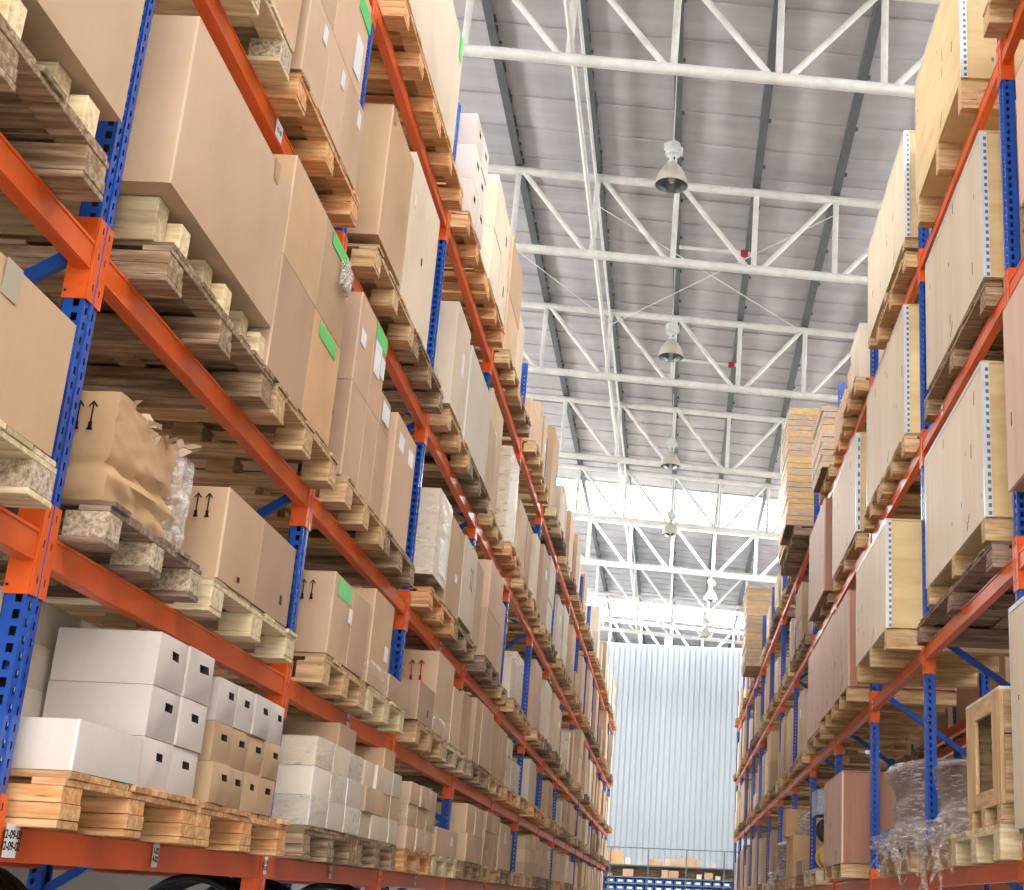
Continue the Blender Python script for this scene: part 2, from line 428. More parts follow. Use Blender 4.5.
def make_rack(label, xf, a, y0, n, levels, n_back, n_brace, group=None):
    t = thing('pallet_rack', label, 'rack', (xf, y0, -EYE), group)
    fl = levels
    xb = -a*(1.07)                      # local x of the rear posts' outer face
    for k in range(n+1):
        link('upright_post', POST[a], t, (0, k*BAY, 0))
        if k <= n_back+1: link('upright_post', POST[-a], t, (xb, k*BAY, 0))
    for k in range(min(n+1, n_brace)):
        y = k*BAY-PW/2
        q = -1.425; f = False; nodes = []
        while q < PTOP:
            nodes.append((-a*.04 if f else xb+a*.04, q+EYE)); q += .675; f = not f
        for (xa, za), (xc, zc) in zip(nodes, nodes[1:]):
            link('brace', brace_mesh(a, ((xa, y, za), (xc, y, zc))), t)
    for k in range(n):
        for L in fl:
            b = link('load_beam', BEAM[a], t, (0, k*BAY, L+EYE))
            if k < 9:
                link('beam_connector', CONN[a, 0], b, (0, 0, 0)); link('beam_connector', CONN[a, 1], b, (0, BAY-PW, 0))
            if k < n_back: link('load_beam', BEAM[-a], t, (xb, k*BAY, L+EYE))
    return t
left = make_rack('long blue and orange pallet rack on the left side of the aisle', LX, 1, L_Y0, L_N, L_LEV, 5, 8)
right = make_rack('long blue and orange pallet rack on the right side of the aisle', RX, -1, R_Y0, R_N, R_LEV, 4, 7)

# paper bin labels on the beams
def bin_label(rack, a, y, z, w, h, txt, xo=.0055):
    mb = MB(); mb.box(0, a*.0012, -w/2, w/2, -h/2, h/2)
    o = link('bin_label', mb.mesh('bin_label', ['label']), rack, (a*xo, y, z+EYE)); o['label'] = 'white paper location label'
    t = link('lettering', text_mesh(txt, h*.36), o, (a*.0016, 0, 0))
    t.rotation_euler = (PI/2, 0, PI/2 if a > 0 else -PI/2)
yl = lambda y: y-L_Y0
bin_label(left, 1, yl(4.245), .100, .085, .095, '12-09-03\n12-09-02', .010)
bin_label(left, 1, yl(5.46), .098, .06, .085, '1-02\n4-02')
bin_label(left, 1, yl(6.94), .10, .05, .08, '12-10\n03-02', .010)
bin_label(left, 1, yl(5.62), 3.32-.05, .10, .08, '12-10')
for y, z in ((8.3, .098), (9.72, .098), (11.1, .098), (8.3, .95), (9.7, .95), (9.72, 1.9), (11.2, 1.9), (12.55, 1.9)):
    bin_label(left, 1, yl(y), z, .06, .07, '12-11')
for y, z in ((11.6, 4.83), (9.1, 3.33), (12.6, 1.78)):
    bin_label(right, -1, y-R_Y0, z, .07, .07, '14-02')

# ------------------------------------------------------------------ pallets
def pallet_parts(a, w, d, h, style, seed):
    """w along the aisle (y), d into the rack; local x runs 0 .. -a*d, y 0..w, z 0..h"""
    rnd = random.Random(seed)
    wd = {'pine': 'pine', 'orange': 'orangepine', 'old': 'oldwood', 'grey': 'greywood', 'pale': 'palewood', 'chip': 'greywood', 'palechip': 'palewood'}[style]
    blk = 'chip' if 'chip' in style else wd
    deck = MB(); ht = h*.13; hb = h*.14
    n = 7; bw = d/(n+1.6)
    # boards running along y on top of the stringers, front one flush
    for k, x in enumerate((0, d/2-.05, d-.1)):
        deck.box(-a*x, -a*(x+.1), 0, w, h-2*ht, h-ht, 0, .002)
    nb = max(6, int(w/.155)); bw = w/nb
    for k in range(nb):
        g = rnd.uniform(.01, .035); e = rnd.uniform(-.008, .012)
        deck.box(a*e, -a*(d-rnd.uniform(0, .01)), k*bw+g/2, (k+1)*bw-g/2, h-ht, h, 0, .002)
    st = []
    bk = .15 if w > .9 else .11
    ys = (0, w/2-bk/2, w-bk)
    for y in ys:
        s = MB()
        if style in ('old', 'orange', 'grey'):
            s.box(0, -a*d, y, y+bk, hb+.002, hb+(h-2*ht-hb)*.48, 0, .002); s.box(-a*.004, -a*d, y+.002, y+bk-.002, hb+(h-2*ht-hb)*.5, h-2*ht, 0, .002)
        else:
            for x in (0, d/2-.07, d-.14):
                s = MB(); s.box(-a*x, -a*(x+.14), y, y+bk, hb, h-2*ht, 0, .003); st.append(s)
            continue
        st.append(s)
    bt = []
    for y in ys:
        s = MB(); s.box(-a*rnd.uniform(-.003, .004), -a*d, y-.004, y+bk+.004, 0, hb, 0, .002); bt.append(s)
    return deck, st, bt, wd, blk
PCACHE = {}
def pallet(side, label, y0, y1, z, style='pine', xf=None, h=.15, d=1.1, detail=True, group=None, rz=0):
    a = 1 if side == 'L' else -1
    if xf is None: xf = -1.80 if a > 0 else 1.68
    if hid(label): return None
    w = y1-y0
    key = (a, round(w, 3), d, h, style, detail)
    if key not in PCACHE:
        deck, st, bt, wd, blk = pallet_parts(a, w, d, h, style, len(PCACHE))
        if detail:
            PCACHE[key] = (deck.mesh('deck_boards', wd), [s.mesh('stringer' if style in ('old', 'orange', 'grey') else 'block', blk) for s in st], [s.mesh('bottom_board', wd) for s in bt])
        else:
            mb = MB()
            for q in [deck]+st+bt:
                o = len(mb.v); mb.v += q.v; mb.f += [tuple(i+o for i in f) for f in q.f]; mb.m += q.m
            PCACHE[key] = mb.mesh('wooden_pallet', wd)
    g = group or ('wooden pallets on the left rack' if a > 0 else 'wooden pallets on the right rack')
    if not detail:
        return solid('wooden_pallet', PCACHE[key], label, 'pallet', (xf, y0, z), g, rz)
    t = thing('wooden_pallet', label, 'pallet', (xf, y0, z), g, rz)
    dk, st, bt = PCACHE[key]
    link('deck_boards', dk, t)
    for s in st: link(s.name.split('.')[0], s, t)
    for s in bt: link('bottom_board', s, t)
    return t

# ------------------------------------------------------------------ cartons
EDGE = dict(brown='edge', tan='edge', rose='edge', cream='offwhite', white='label', offwhite='label')
def carton_mesh(name, w, d, h, mat, a, n=4, bulge=.004, seed=0, hole=False, fn=None, lip=True):
    """box: y 0..w, x 0..-a*d, z 0..h; aisle face at x=0"""
    def grid(L, k):
        return [L*i/k for i in range(k+1)]
    gx, gy, gz = grid(d, n), grid(w, n), grid(h, n)
    if hole:
        gy = [0, w*.2, w*.35, w*.63, w*.8, w]; gz = [0, h*.3, h*.56, h*.73, h*.9, h]; gx = grid(d, 3)
    edge = (not hole) and n >= 4 and w > .1
    if edge: gx.insert(1, .007); gy.insert(1, .007)
    mb = MB(); idx = {}
    rnd = random.Random(seed); off = Vector((rnd.uniform(0, 90), rnd.uniform(0, 90), rnd.uniform(0, 90)))
    def P(i, j, k):
        if (i, j, k) in idx: return idx[i, j, k]
        x, y, z = gx[i], gy[j], gz[k]
        p = Vector((x, y, z))
        sx, sy, sz = math.sin(PI*x/d), math.sin(PI*y/w), math.sin(PI*z/h)
        nv = noise.noise(Vector((x*5, y*5, z*5))+off)
        q = p.copy()
        amp = bulge*(1+1.2*nv)
        if i in (0, len(gx)-1): q.x += (-1 if i == 0 else 1)*amp*max(0, sy)**.6*max(0, sz)**.6
        if j in (0, len(gy)-1): q.y += (-1 if j == 0 else 1)*min(amp, .006)*max(0, sx)**.6*max(0, sz)**.6
        if fn: q = fn(q, x/d, y/w, z/h)
        mb.v.append((-a*q.x, q.y, q.z)); idx[i, j, k] = len(mb.v)-1
        return idx[i, j, k]
    X, Y, Z = len(gx)-1, len(gy)-1, len(gz)-1
    def F(q, m=0):
        mb.f.append(tuple(q) if a < 0 else tuple(reversed(q))); mb.m.append(m)
    for j in range(Y):
        for k in range(Z):
            if hole and j == 2 and k == 2:
                c = [P(0, j, k), P(0, j+1, k), P(0, j+1, k+1), P(0, j, k+1)]
                base = len(mb.v)
                for q in c:
                    v = mb.v[q]; mb.v.append((v[0]-a*.05, v[1], v[2]))
                for e in range(4):
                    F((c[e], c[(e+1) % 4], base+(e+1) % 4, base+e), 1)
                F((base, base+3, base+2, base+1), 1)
            else:
                F((P(0, j, k), P(0, j, k+1), P(0, j+1, k+1), P(0, j+1, k)), 2 if edge and j == 0 else 0)
            F((P(X, j, k), P(X, j+1, k), P(X, j+1, k+1), P(X, j, k+1)))
    for i in range(X):
        for k in range(Z):
            F((P(i, 0, k), P(i+1, 0, k), P(i+1, 0, k+1), P(i, 0, k+1)), 2 if edge and i == 0 else 0)
            F((P(i, Y, k), P(i, Y, k+1), P(i+1, Y, k+1), P(i+1, Y, k)))
    for i in range(X):
        for j in range(Y):
            F((P(i, j, 0), P(i, j+1, 0), P(i+1, j+1, 0), P(i+1, j, 0)))
            F((P(i, j, Z), P(i+1, j, Z), P(i+1, j+1, Z), P(i, j+1, Z)))
    return mb.mesh(name, [mat, 'inside', EDGE.get(mat, mat)], smooth=40, fix=True)
def plate(part, a, face, c, w, h, mat, t, th=.0016, d=None, slant=0):
    """thin sticker on the aisle face ('A') or on the near end ('N') of a box; c=(along, up) centre"""
    mb = MB()
    if face == 'A': mb.box(a*.0045, a*(.0045+th), c[0]-w/2, c[0]+w/2, c[1]-h/2, c[1]+h/2)
    else: mb.box(-a*(c[0]-w/2), -a*(c[0]+w/2), -.0055, -.0055-th, c[1]-h/2, c[1]+h/2)
    return link(part, mb.mesh(part, mat), t)
def arrows(t, a, c, h, face='N', mat='black'):
    """two upright arrows printed on the near end"""
    mb = MB()
    def bar(u0, u1, z0, z1):
        if face == 'N': mb.box(-a*u0, -a*u1, -.0088, -.0100, z0, z1)
        else: mb.box(a*.0065, a*.0073, u0, u1, z0, z1)
    def tri(pts):
        i = len(mb.v)
        for u, z in pts:
            mb.v.append((-a*u, -.0096, z) if face == 'N' else (a*.0070, u, z))
        mb.f.append(tuple(range(i, i+len(pts)))); mb.m.append(0)
        mb.f.append(tuple(reversed(range(i, i+len(pts))))); mb.m.append(0)
    for k in (-1, 1):
        u = c[0]+k*h*.22; z = c[1]
        bar(u-h*.025, u+h*.025, z-h*.5, z+h*.4)
        tri([(u, z+h*.5), (u-h*.16, z+h*.3), (u-h*.12, z+h*.27), (u, z+h*.42)])
        tri([(u, z+h*.5), (u+h*.16, z+h*.3), (u+h*.12, z+h*.27), (u, z+h*.42)])
        bar(u-h*.09, u+h*.09, z-h*.5, z-h*.42); bar(u-h*.06, u+h*.06, z-h*.42, z-h*.22)
    o = link('up_arrows', mb.mesh('up_arrows', mat), t); o['label'] = 'printed pair of upright arrows'
    return o
NB = [0]
def carton(side, label, y0, y1, z0, z1, mat='brown', xf=None, d=.9, name='cardboard_box', n=4, bulge=.004, hole=False,
           extras=(), rz=0, fn=None, group=None, cat='box'):
    a = 1 if side == 'L' else -1
    if xf is None: xf = -1.80 if a > 0 else 1.68
    NB[0] += 1
    if hid(label): return None
    if crc32(label.encode()) in SMALL and name == 'cardboard_box':
        add_small(carton_mesh(name, y1-y0-.004, d, z1-z0-.002, mat, a, 2, .003, NB[0]), (xf, y0+.002, z0+.001)); return None
    me = carton_mesh(name, y1-y0-.004, d, z1-z0-.002, mat, a, n, bulge, NB[0], hole, fn)
    g = group or ('boxes on the left rack' if a > 0 else 'boxes on the right rack')
    loc = (xf, y0+.002, z0+.001)
    if not extras:
        return solid(name, me, label, cat, loc, g, rz)
    t = thing(name, label, cat, loc, g, rz)
    link('box_body', me, t)
    w, h = y1-y0, z1-z0
    for e in extras:
        k = e[0]
        if k == 'arrows': arrows(t, a, (e[1], e[2]*h), e[3])
        elif k == 'arrowsA': arrows(t, a, (e[1]*w, e[2]*h), e[3], 'A')
        elif k == 'redarrows':
            arrows(t, a, (e[1], e[2]*h), e[3], 'N', 'red')
        elif k == 'tapeA':
            plate('packing_tape', a, 'A', (e[1]*w, h-.05), .09, .10, 'tape', t); plate('packing_tape', a, 'A', (e[1]*w, .05), .09, .10, 'tape', t)
        elif k == 'tape':
            mb = MB(); mb.box(a*.0045, -a*d, w*e[1]-.03, w*e[1]+.03, h-.001, h+.002)
            mb.box(a*.0045, a*.006, w*e[1]-.03, w*e[1]+.03, h-.09, h+.002)
            link('packing_tape', mb.mesh('packing_tape', 'browntape'), t)
        elif k == 'label': plate('shipping_label', a, 'A', (e[1]*w, e[2]*h), e[3], e[4], 'label', t)
        elif k == 'green': plate('green_sticker', a, 'A', (e[1]*w, e[2]*h), e[3], e[4], 'green', t)
        elif k == 'mark': plate('ink_mark', a, 'A', (e[1]*w, e[2]*h), e[3], e[4], 'black', t)
        elif k == 'film':
            fm = carton_mesh('stretch_film', w+.006, d+.01, h*e[1], 'filmclear', a, 8, .012, NB[0]+500)
            link('stretch_film', fm, t, (a*.006, -.006, h*(1-e[1])-.002 if len(e) > 2 else 0))
    return t
LSH = ['lowest', 'second', 'third', 'fourth', 'topmost']
RSH = ['lowest', 'second', 'third', 'topmost']
def where(side, bay, lev):
    return "%s rack's %s bay, %s shelf" % ('left' if side == 'L' else 'right', ORD[bay], (LSH if side == 'L' else RSH)[lev])
TIERN = {1: [''], 2: [' bottom', ' top'], 3: [' bottom', ' middle', ' top'], 4: [' bottom', ' lower middle', ' upper middle', ' top']}
ACRN = {1: [''], 2: [' nearer', ' farther'], 3: [' near', ' centre', ' far'], 4: [' nearest', ' second', ' third', ' farthest']}
def stack(side, what, wh, y0, y1, zs, n, mat, slot='', xf=None, d=.5, hole=False, name='cardboard_box', jit=.012, extras=None, nn=4, bulge=.005):
    T = len(zs)-1; rnd = random.Random(int(y0*1000))
    for t in range(T):
        for k in range(n):
            wv = (y1-y0)/n
            m = mat[t] if isinstance(mat, (list, tuple)) else mat
            lb = "%s,%s%s, %s on %s" % (what, TIERN[T][t], ACRN[n][k], slot, wh)
            lb = lb.replace(', ,', ',').replace(',,', ',').replace('  ', ' ').replace(', on', ' on')
            xx = (xf if xf is not None else (-1.80 if side == 'L' else 1.68)) + rnd.uniform(-jit, jit)
            carton(side, lb, y0+k*wv, y0+(k+1)*wv, zs[t], zs[t+1], m, xx, d, name, nn, bulge, hole,
                   extras(t, k) if extras else ())

# ================================================================== LEFT RACK, near bays (bay index 0 = nearest, partly seen)
Wh = where
# ---- first shelf
pallet('L', "orange-toned pine pallet under the white hand-hole cartons, left rack's lowest shelf", 4.26, 5.48, .141, 'orange', h=.165)
pallet('L', "worn pine pallet under the tan hand-hole cartons, left rack's lowest shelf", 5.52, 6.80, .141, 'orange', h=.16)
carton('L', 'plain low white carton standing alone on the orange-toned pallet by the blue post', 4.29, 4.83, .308, .462, 'white', d=.42, name='white_carton', bulge=.006)
stack('L', 'white carton with hand hole beside the low plain carton', 'orange-toned pallet', 4.86, 5.44, [.308, .475, .65, .835], 2, 'white', xf=-1.81, d=.36, hole=True, name='white_carton', bulge=.014)
stack('L', 'white carton at the back of the', 'orange-toned pallet', 4.55, 5.3, [.308, .46, .61, .76, .91], 1, 'offwhite', xf=-2.20, d=.5, name='white_carton', bulge=.008)
stack('L', 'hand-hole carton of the tan and white pile', 'worn pine pallet', 5.56, 6.50, [.303, .46, .615, .785], 4, ['brown', 'brown', 'white'], xf=-1.80, d=.42, hole=True, name='hand_hole_carton', bulge=.013)
pallet('L', "brown worn pallet under film-wrapped cream cartons, left rack's lowest shelf, third bay", 7.12, 8.32, .141, 'old', h=.16)
pallet('L', "brown worn pallet behind the cream cartons' pallet, left rack's lowest shelf, third bay", 8.36, 9.56, .141, 'old', h=.16)
stack('L', 'cream film-wrapped carton', Wh('L', 2, 0), 7.15, 8.28, [.303, .447, .59, .735], 3, ['offwhite', 'offwhite', 'cream'], d=.55, slot='nearer pile', extras=lambda t, k: (('film', 1),) if (t+k) % 2 == 0 else ())
stack('L', 'cream plain carton', Wh('L', 2, 0), 8.38, 9.5, [.303, .447, .59, .735], 4, ['cream', 'tan', 'cream'], d=.5, slot='farther pile')
carton('L', "large tan box behind and above the nearer cream pile, left rack's lowest shelf", 7.85, 8.28, .737, .885, 'tan', xf=-1.86, d=.55)
carton('L', "large shaded tan box behind and above the farther cream pile, left rack's lowest shelf", 9.15, 9.5, .737, .885, 'brown', xf=-1.86, d=.6)
pallet('L', "pale pine pallet with tan wrapped boxes, nearer, left rack's lowest shelf, fourth bay", 9.84, 11.02, .141, 'orange')
pallet('L', "pale pine pallet with low box, farther, left rack's lowest shelf, fourth bay", 11.06, 12.3, .141, 'pale')
stack('L', 'tan wrapped box', Wh('L', 3, 0), 9.86, 10.95, [.293, .44, .59, .735], 3, ['tan', 'brown', 'tan'], d=.6, slot='nearer pallet', extras=lambda t, k: (('film', 1),) if (t+k) % 2 else ())
carton('L', "low tan box alone on the farther pallet, left rack's lowest shelf, fourth bay", 11.1, 12.2, .293, .50, 'tan', d=.7, extras=(('label', .7, .6, .12, .07),))
pallet('L', "dark old pallet under tall tan boxes, nearer, left rack's lowest shelf, fifth bay", 12.68, 13.9, .141, 'old')
pallet('L', "pale pallet under wrapped boxes, farther, left rack's lowest shelf, fifth bay", 13.95, 15.2, .141, 'pine')
stack('L', 'tall tan box', Wh('L', 4, 0), 12.7, 13.75, [.293, .53, .78], 2, 'tan', d=.7, slot='nearer pallet')
stack('L', 'tan wrapped box', Wh('L', 4, 0), 13.95, 15.1, [.293, .45, .61, .79], 3, 'brown', d=.7, slot='farther pallet')
# ---- second shelf
z = .994
pallet('L', "pale chipboard-block pallet at the left frame edge, left rack's second shelf, nearest bay", 2.66, 3.84, z, 'palechip', h=.135)
carton('L', "brown box with two grey tape squares at the left frame edge, left rack's second shelf", 2.7, 3.79, z+.137, 1.535, 'brown', d=.95, extras=(('tapeA', .62),))
pallet('L', 'weathered pallet with chipboard blocks under the crumpled torn box', 4.24, 5.14, z, 'chip', h=.14)
def crumple(q, u, v, w):
    nz = noise.noise(Vector((u*5, v*6, w*6))); n2 = noise.noise(Vector((u*13+4, v*14, w*12)))
    k = max(0, .55-w)*1.5
    q.x += nz*.026*(.3+k)+n2*.006; q.z += (n2*.006) if w > .1 else 0
    q.y += (nz*.02*k if v < .5 else -.0)
    g = math.exp(-((w-.36-.12*(v-.3))/.055)**2); q.x += g*.020; q.y += g*.010*(v < .05)
    g2 = math.exp(-((w-.20+.2*(v-.5))/.05)**2)*(u < .6); q.x += g2*.010-.010*math.exp(-((w-.28)/.05)**2)
    if w > .95 and v > .2: q.z -= .06*(v-.2)+abs(n2)*.03; q.x += abs(nz)*.03
    if v > .8: q.x += .03*w
    return q
t = carton('L', 'crumpled torn brown box with up arrows on the chipboard-block pallet', 4.25, 4.95, z+.142, 1.50, 'kraft', xf=-1.835, d=.85, n=26, bulge=.006, fn=crumple,
           extras=(('arrows', .10, .76, .10),))
mb = MB(); rnd = random.Random(4)
for k in range(34):
    y = .14+.5*rnd.random(); x = -rnd.uniform(-.01, .10); zz = .335+rnd.uniform(-.03, .05)
    p = Vector((x, y, zz)); e = Vector((rnd.uniform(.0, .05), rnd.uniform(-.03, .03), rnd.uniform(.0, .03)))
    f = Vector((rnd.uniform(-.03, .03), rnd.uniform(.02, .07), rnd.uniform(-.05, .02)))
    mb.quad(tuple(p), tuple(p+e), tuple(p+e+f), tuple(p+f)); 
link('torn_flaps', mb.mesh('torn_flaps', 'edge'), t)['kind'] = 'stuff'
def wr(q, u, v, w):
    nz = noise.noise(Vector((u*9, v*9, w*3))); q.x += nz*.03-.004; q.y += nz*.02; return q
link('plastic_film', carton_mesh('plastic_film', .16, .3, .33, 'film', 1, 12, .01, 77, fn=wr), t, (.012, .53, .003))
pallet('L', 'pale new pine pallet under twin brown boxes with up arrows, second shelf', 5.28, 6.52, z, 'pale', h=.135)
carton('L', 'nearer of twin brown boxes on the pale new pine pallet, up arrows on its end', 5.31, 5.80, z+.137, 1.495, 'brown', d=.9, extras=(('arrows', .095, .78, .10), ('mark', .5, .12, .03, .02)))
carton('L', 'farther of twin brown boxes on the pale new pine pallet', 5.80, 6.34, z+.137, 1.495, 'rose', d=.9, extras=(('mark', .7, .25, .03, .04),))
pallet('L', "pine pallet, nearer, under arrow-marked boxes, left rack's second shelf, third bay", 7.10, 8.12, z, 'pine')
pallet('L', "pale pine pallet, farther, left rack's second shelf, third bay", 8.2, 9.35, z, 'pale')
carton('L', "brown box with up arrows and green sticker, left rack's second shelf, third bay", 7.12, 7.56, z+.155, 1.575, 'tan', d=.6, extras=(('arrows', .135, .76, .105), ('green', .5, .85, .3, .09), ('label', .9, .62, .08, .08)))
carton('L', "brown box just behind the one with green sticker, left rack's second shelf", 7.57, 7.98, z+.155, 1.575, 'rose', d=.6)
carton('L', "tall brown box with white film ends, left rack's second shelf, third bay", 8.10, 8.68, z+.155, 1.70, 'brown', d=.6, extras=(('label', .75, .42, .1, .09), ('film', .25)))
carton('L', "low tan box between the tall box and the blue post, left rack's second shelf", 8.74, 9.4, z+.155, 1.30, 'rose', d=.6)
pallet('L', "old brown pallet, nearer, left rack's second shelf, fourth bay", 9.84, 11.04, z, 'pine')
pallet('L', "pale pallet, farther, left rack's second shelf, fourth bay", 11.1, 12.3, z, 'palechip')
carton('L', "low brown box beside the red-marked box, left rack's second shelf, fourth bay", 9.79, 10.44, z+.155, 1.42, 'rose', d=.5, xf=-1.80, extras=(('mark', .6, .3, .04, .05),))
carton('L', "brown box with a red printed mark on its end, left rack's second shelf", 10.46, 11.25, z+.155, 1.74, 'tan', d=.8, extras=(('redarrows', .16, .74, .16), ('film', .2)))
carton('L', "narrow brown box next to the red-marked box, left rack's second shelf", 11.3, 11.8, z+.155, 1.6, 'tan', d=.8)
carton('L', "narrow brown box against the fourth blue post, left rack's second shelf", 11.82, 12.35, z+.155, 1.64, 'brown', d=.8)
pallet('L', "old pallet, nearer, under narrow boxes, left rack's second shelf, fifth bay", 12.66, 13.9, z, 'old')
pallet('L', "pine pallet, farther, under narrow boxes, left rack's second shelf, fifth bay", 13.95, 15.2, z, 'pine')
stack('L', 'tall narrow tan box', Wh('L', 4, 1), 12.66, 13.9, [z+.155, 1.7], 3, 'tan', d=.8, slot='nearer pallet')
stack('L', 'tall narrow brown box', Wh('L', 4, 1), 13.95, 15.2, [z+.155, 1.66], 3, 'brown', d=.8, slot='farther pallet')
# ---- third shelf
z = 1.945
pallet('L', "old brown pallet at the upper left frame edge, left rack's third shelf, nearest bay", 2.45, 3.80, z, 'old')
def skids(lab, y0s, zb, zt, xf, a, d=.9, mat='palewood', w=.1):
    for k, y in enumerate(y0s):
        mb = MB(); mb.box(0, -a*d, 0, w, 0, zt-zb, 0, .003); mb.box(a*.05, -a*.06, .11, .2, 0, (zt-zb)*.72, 0, .003)
        solid('timber_skid', mb.mesh('timber_skid', mat), '%s timber skid %s' % (['nearest', 'middle', 'farthest'][k], lab), 'timber', (xf, y, zb), 'timber skids under large boxes')
skids('under the large brown box at the upper left frame edge', (2.4, 3.0, 3.5), z+.152, 2.235, -1.86, 1)
carton('L', 'large brown box at the upper left frame edge, standing on pale skids', 2.2, 3.83, 2.237, 3.05, 'tan', d=1.0, n=5)
pallet('L', 'old brown pallet with pale skids under the largest brown box', 4.36, 5.66, z, 'old')
skids('under the largest brown box right of the blue post', (4.36, 4.86, 5.34), z+.152, 2.262, -1.87, 1)
carton('L', 'largest brown box, right of the nearest blue post, on pale skids', 4.26, 5.52, 2.264, 2.93, 'tan', d=1.0, n=6, bulge=.008, extras=(('tape', .82),))
pallet('L', 'pale pine pallet under the stacked boxes with green stickers', 5.72, 6.88, z, 'pine')
carton('L', 'lower nearer brown box of the green-stickered stack beside the largest box', 5.54, 6.12, z+.155, 2.625, 'rose', d=.8)
carton('L', 'lower brown box with green sticker on its top edge and dark stain', 6.12, 6.66, z+.155, 2.625, 'kraft', d=.8, extras=(('green', .5, .88, .34, .07), ('mark', .97, .35, .012, .02)))
carton('L', 'upper nearer brown box of the green-stickered stack beside the largest box', 5.54, 6.12, 2.627, 3.11, 'brown', d=.8)
t = carton('L', 'upper brown box with green sticker and torn clear pouch', 6.12, 6.66, 2.627, 3.11, 'brown', d=.8, extras=(('green', .55, .9, .34, .07),))
link('torn_pouch', carton_mesh('torn_pouch', .16, .012, .14, 'film', 1, 8, .02, 5, fn=wr), t, (.03, .3, .26))
pallet('L', "pine pallet, nearer, under rose-brown stack, left rack's third shelf, third bay", 7.12, 8.16, z, 'pine')
pallet('L', "dark old pallet, farther, left rack's third shelf, third bay", 8.2, 9.2, z, 'old')
for k, (a0, a1) in enumerate(((7.12, 7.5), (7.5, 7.83), (7.83, 8.14))):
    carton('L', "rose-brown box, lower row, %s of three, left rack's third shelf" % ('nearest', 'middle', 'farthest')[k], a0, a1, z+.155, 2.64, 'rose', xf=-1.84, d=.8)
    if k < 2:
        carton('L', "rose-brown box, upper row, %s, left rack's third shelf" % ('nearer with plain side', 'farther with green sticker')[k], a0, a1, 2.642, 3.16, 'rose', xf=-1.84, d=.8,
               extras=((('label', .3, .55, .12, .09),), (('green', .5, .88, .3, .1), ('label', .35, .6, .16, .2), ('label', .8, .6, .1, .12)))[k])
carton('L', "small brown box with white label above the rose-brown row's far end", 7.85, 8.12, 2.642, 2.84, 'rose', xf=-1.84, d=.7, extras=(('label', .5, .5, .2, .12),))
stack('L', 'tall tan box', Wh('L', 2, 2), 8.18, 8.86, [z+.155, 2.83], 2, 'tan', d=.8, slot='farther pallet', extras=lambda t, k: (('label', .5, .8, .16, .1),))
pallet('L', "pine pallet, nearer, left rack's third shelf, fourth bay", 9.84, 11.04, z, 'orange')
pallet('L', "old pallet, farther, left rack's third shelf, fourth bay", 11.1, 12.3, z, 'old')
carton('L', "cream box with clear pouch on its side, left rack's third shelf, fourth bay", 9.84, 10.42, z+.24, 2.83, 'cream', d=.5, extras=(('label', .6, .3, .3, .26), ('film', 1)))
carton('L', "plain tall brown box between cream boxes, left rack's third shelf, fourth bay", 10.44, 11.15, z+.155, 2.80, 'brown', d=.6, extras=(('label', .6, .4, .1, .06),))
carton('L', "cream box with black handling marks, left rack's third shelf, fourth bay", 11.2, 11.95, z+.2, 2.83, 'cream', d=.6, extras=(('arrowsA', .6, .6, .2),))
carton('L', "narrow tan box near the fifth blue post, left rack's third shelf", 11.97, 12.4, z+.155, 2.8, 'tan', d=.6)
# ---- fourth shelf
z = 3.32
pallet('L', "pine pallet, nearer, at the top edge of the picture, left rack's fourth shelf", 4.2, 5.28, z, 'palechip')
carton('L', "brown box at the top edge of the picture, left rack's fourth shelf, second bay", 4.22, 5.3, z+.155, 4.3, 'brown', d=.8)
pallet('L', "brown three-layer pallet under boxes with white labels, left rack's fourth shelf", 5.42, 6.66, z, 'orange')
for k in range(3):
    carton('L', "lower brown box with small white label, %s of three, fourth shelf, second bay" % ('nearest', 'middle', 'farthest')[k], 5.42+k*.375, 5.795+k*.375, z+.155, 3.93, 'tan', d=.8,
           extras=(('label', .7, .78, .07, .09),))
carton('L', 'upper brown box above the small-labelled row, fourth shelf, nearer one', 5.32, 5.8, 3.932, 4.5, 'tan', d=.8)
carton('L', 'upper brown box with big white pouch and green sticker, fourth shelf', 5.81, 6.42, 3.932, 4.5, 'tan', d=.8, extras=(('label', .75, .3, .14, .22), ('green', .8, .8, .25, .1)))
pallet('L', "old pallet, nearer, left rack's fourth shelf, third bay", 7.14, 8.36, z, 'pine')
pallet('L', "dark old pallet, farther, left rack's fourth shelf, third bay", 8.42, 9.6, z, 'old')
carton('L', "large tan box with taped edge, left rack's fourth shelf, third bay", 7.13, 7.82, z+.2, 4.36, 'brown', d=.5, extras=(('tape', .1),))
carton('L', "tall cream box with a small star mark, left rack's fourth shelf, third bay", 7.84, 8.8, z+.155, 4.46, 'cream', d=.6, n=6, extras=(('mark', .5, .45, .03, .05), ('label', .1, .7, .06, .09)))
pallet('L', "pine pallet, nearer, left rack's fourth shelf, fourth bay", 9.86, 11.05, z, 'pine')
pallet('L', "pine pallet, farther, left rack's fourth shelf, fourth bay", 11.1, 12.32, z, 'grey')
carton('L', "tall pale box with sticker, nearest in its bay, left rack's fourth shelf, fourth bay", 9.79, 10.44, z+.155, 4.3, 'cream', d=.5, xf=-1.79, extras=(('label', .6, .55, .12, .18),))
carton('L', "tall white-sided box, left rack's fourth shelf, fourth bay", 10.62, 11.9, z+.155, 4.28, 'offwhite', d=.5, n=6)
carton('L', "tall brown box, far end of bay, left rack's fourth shelf, fourth bay", 11.94, 12.44, z+.155, 4.1, 'tan', d=.6)
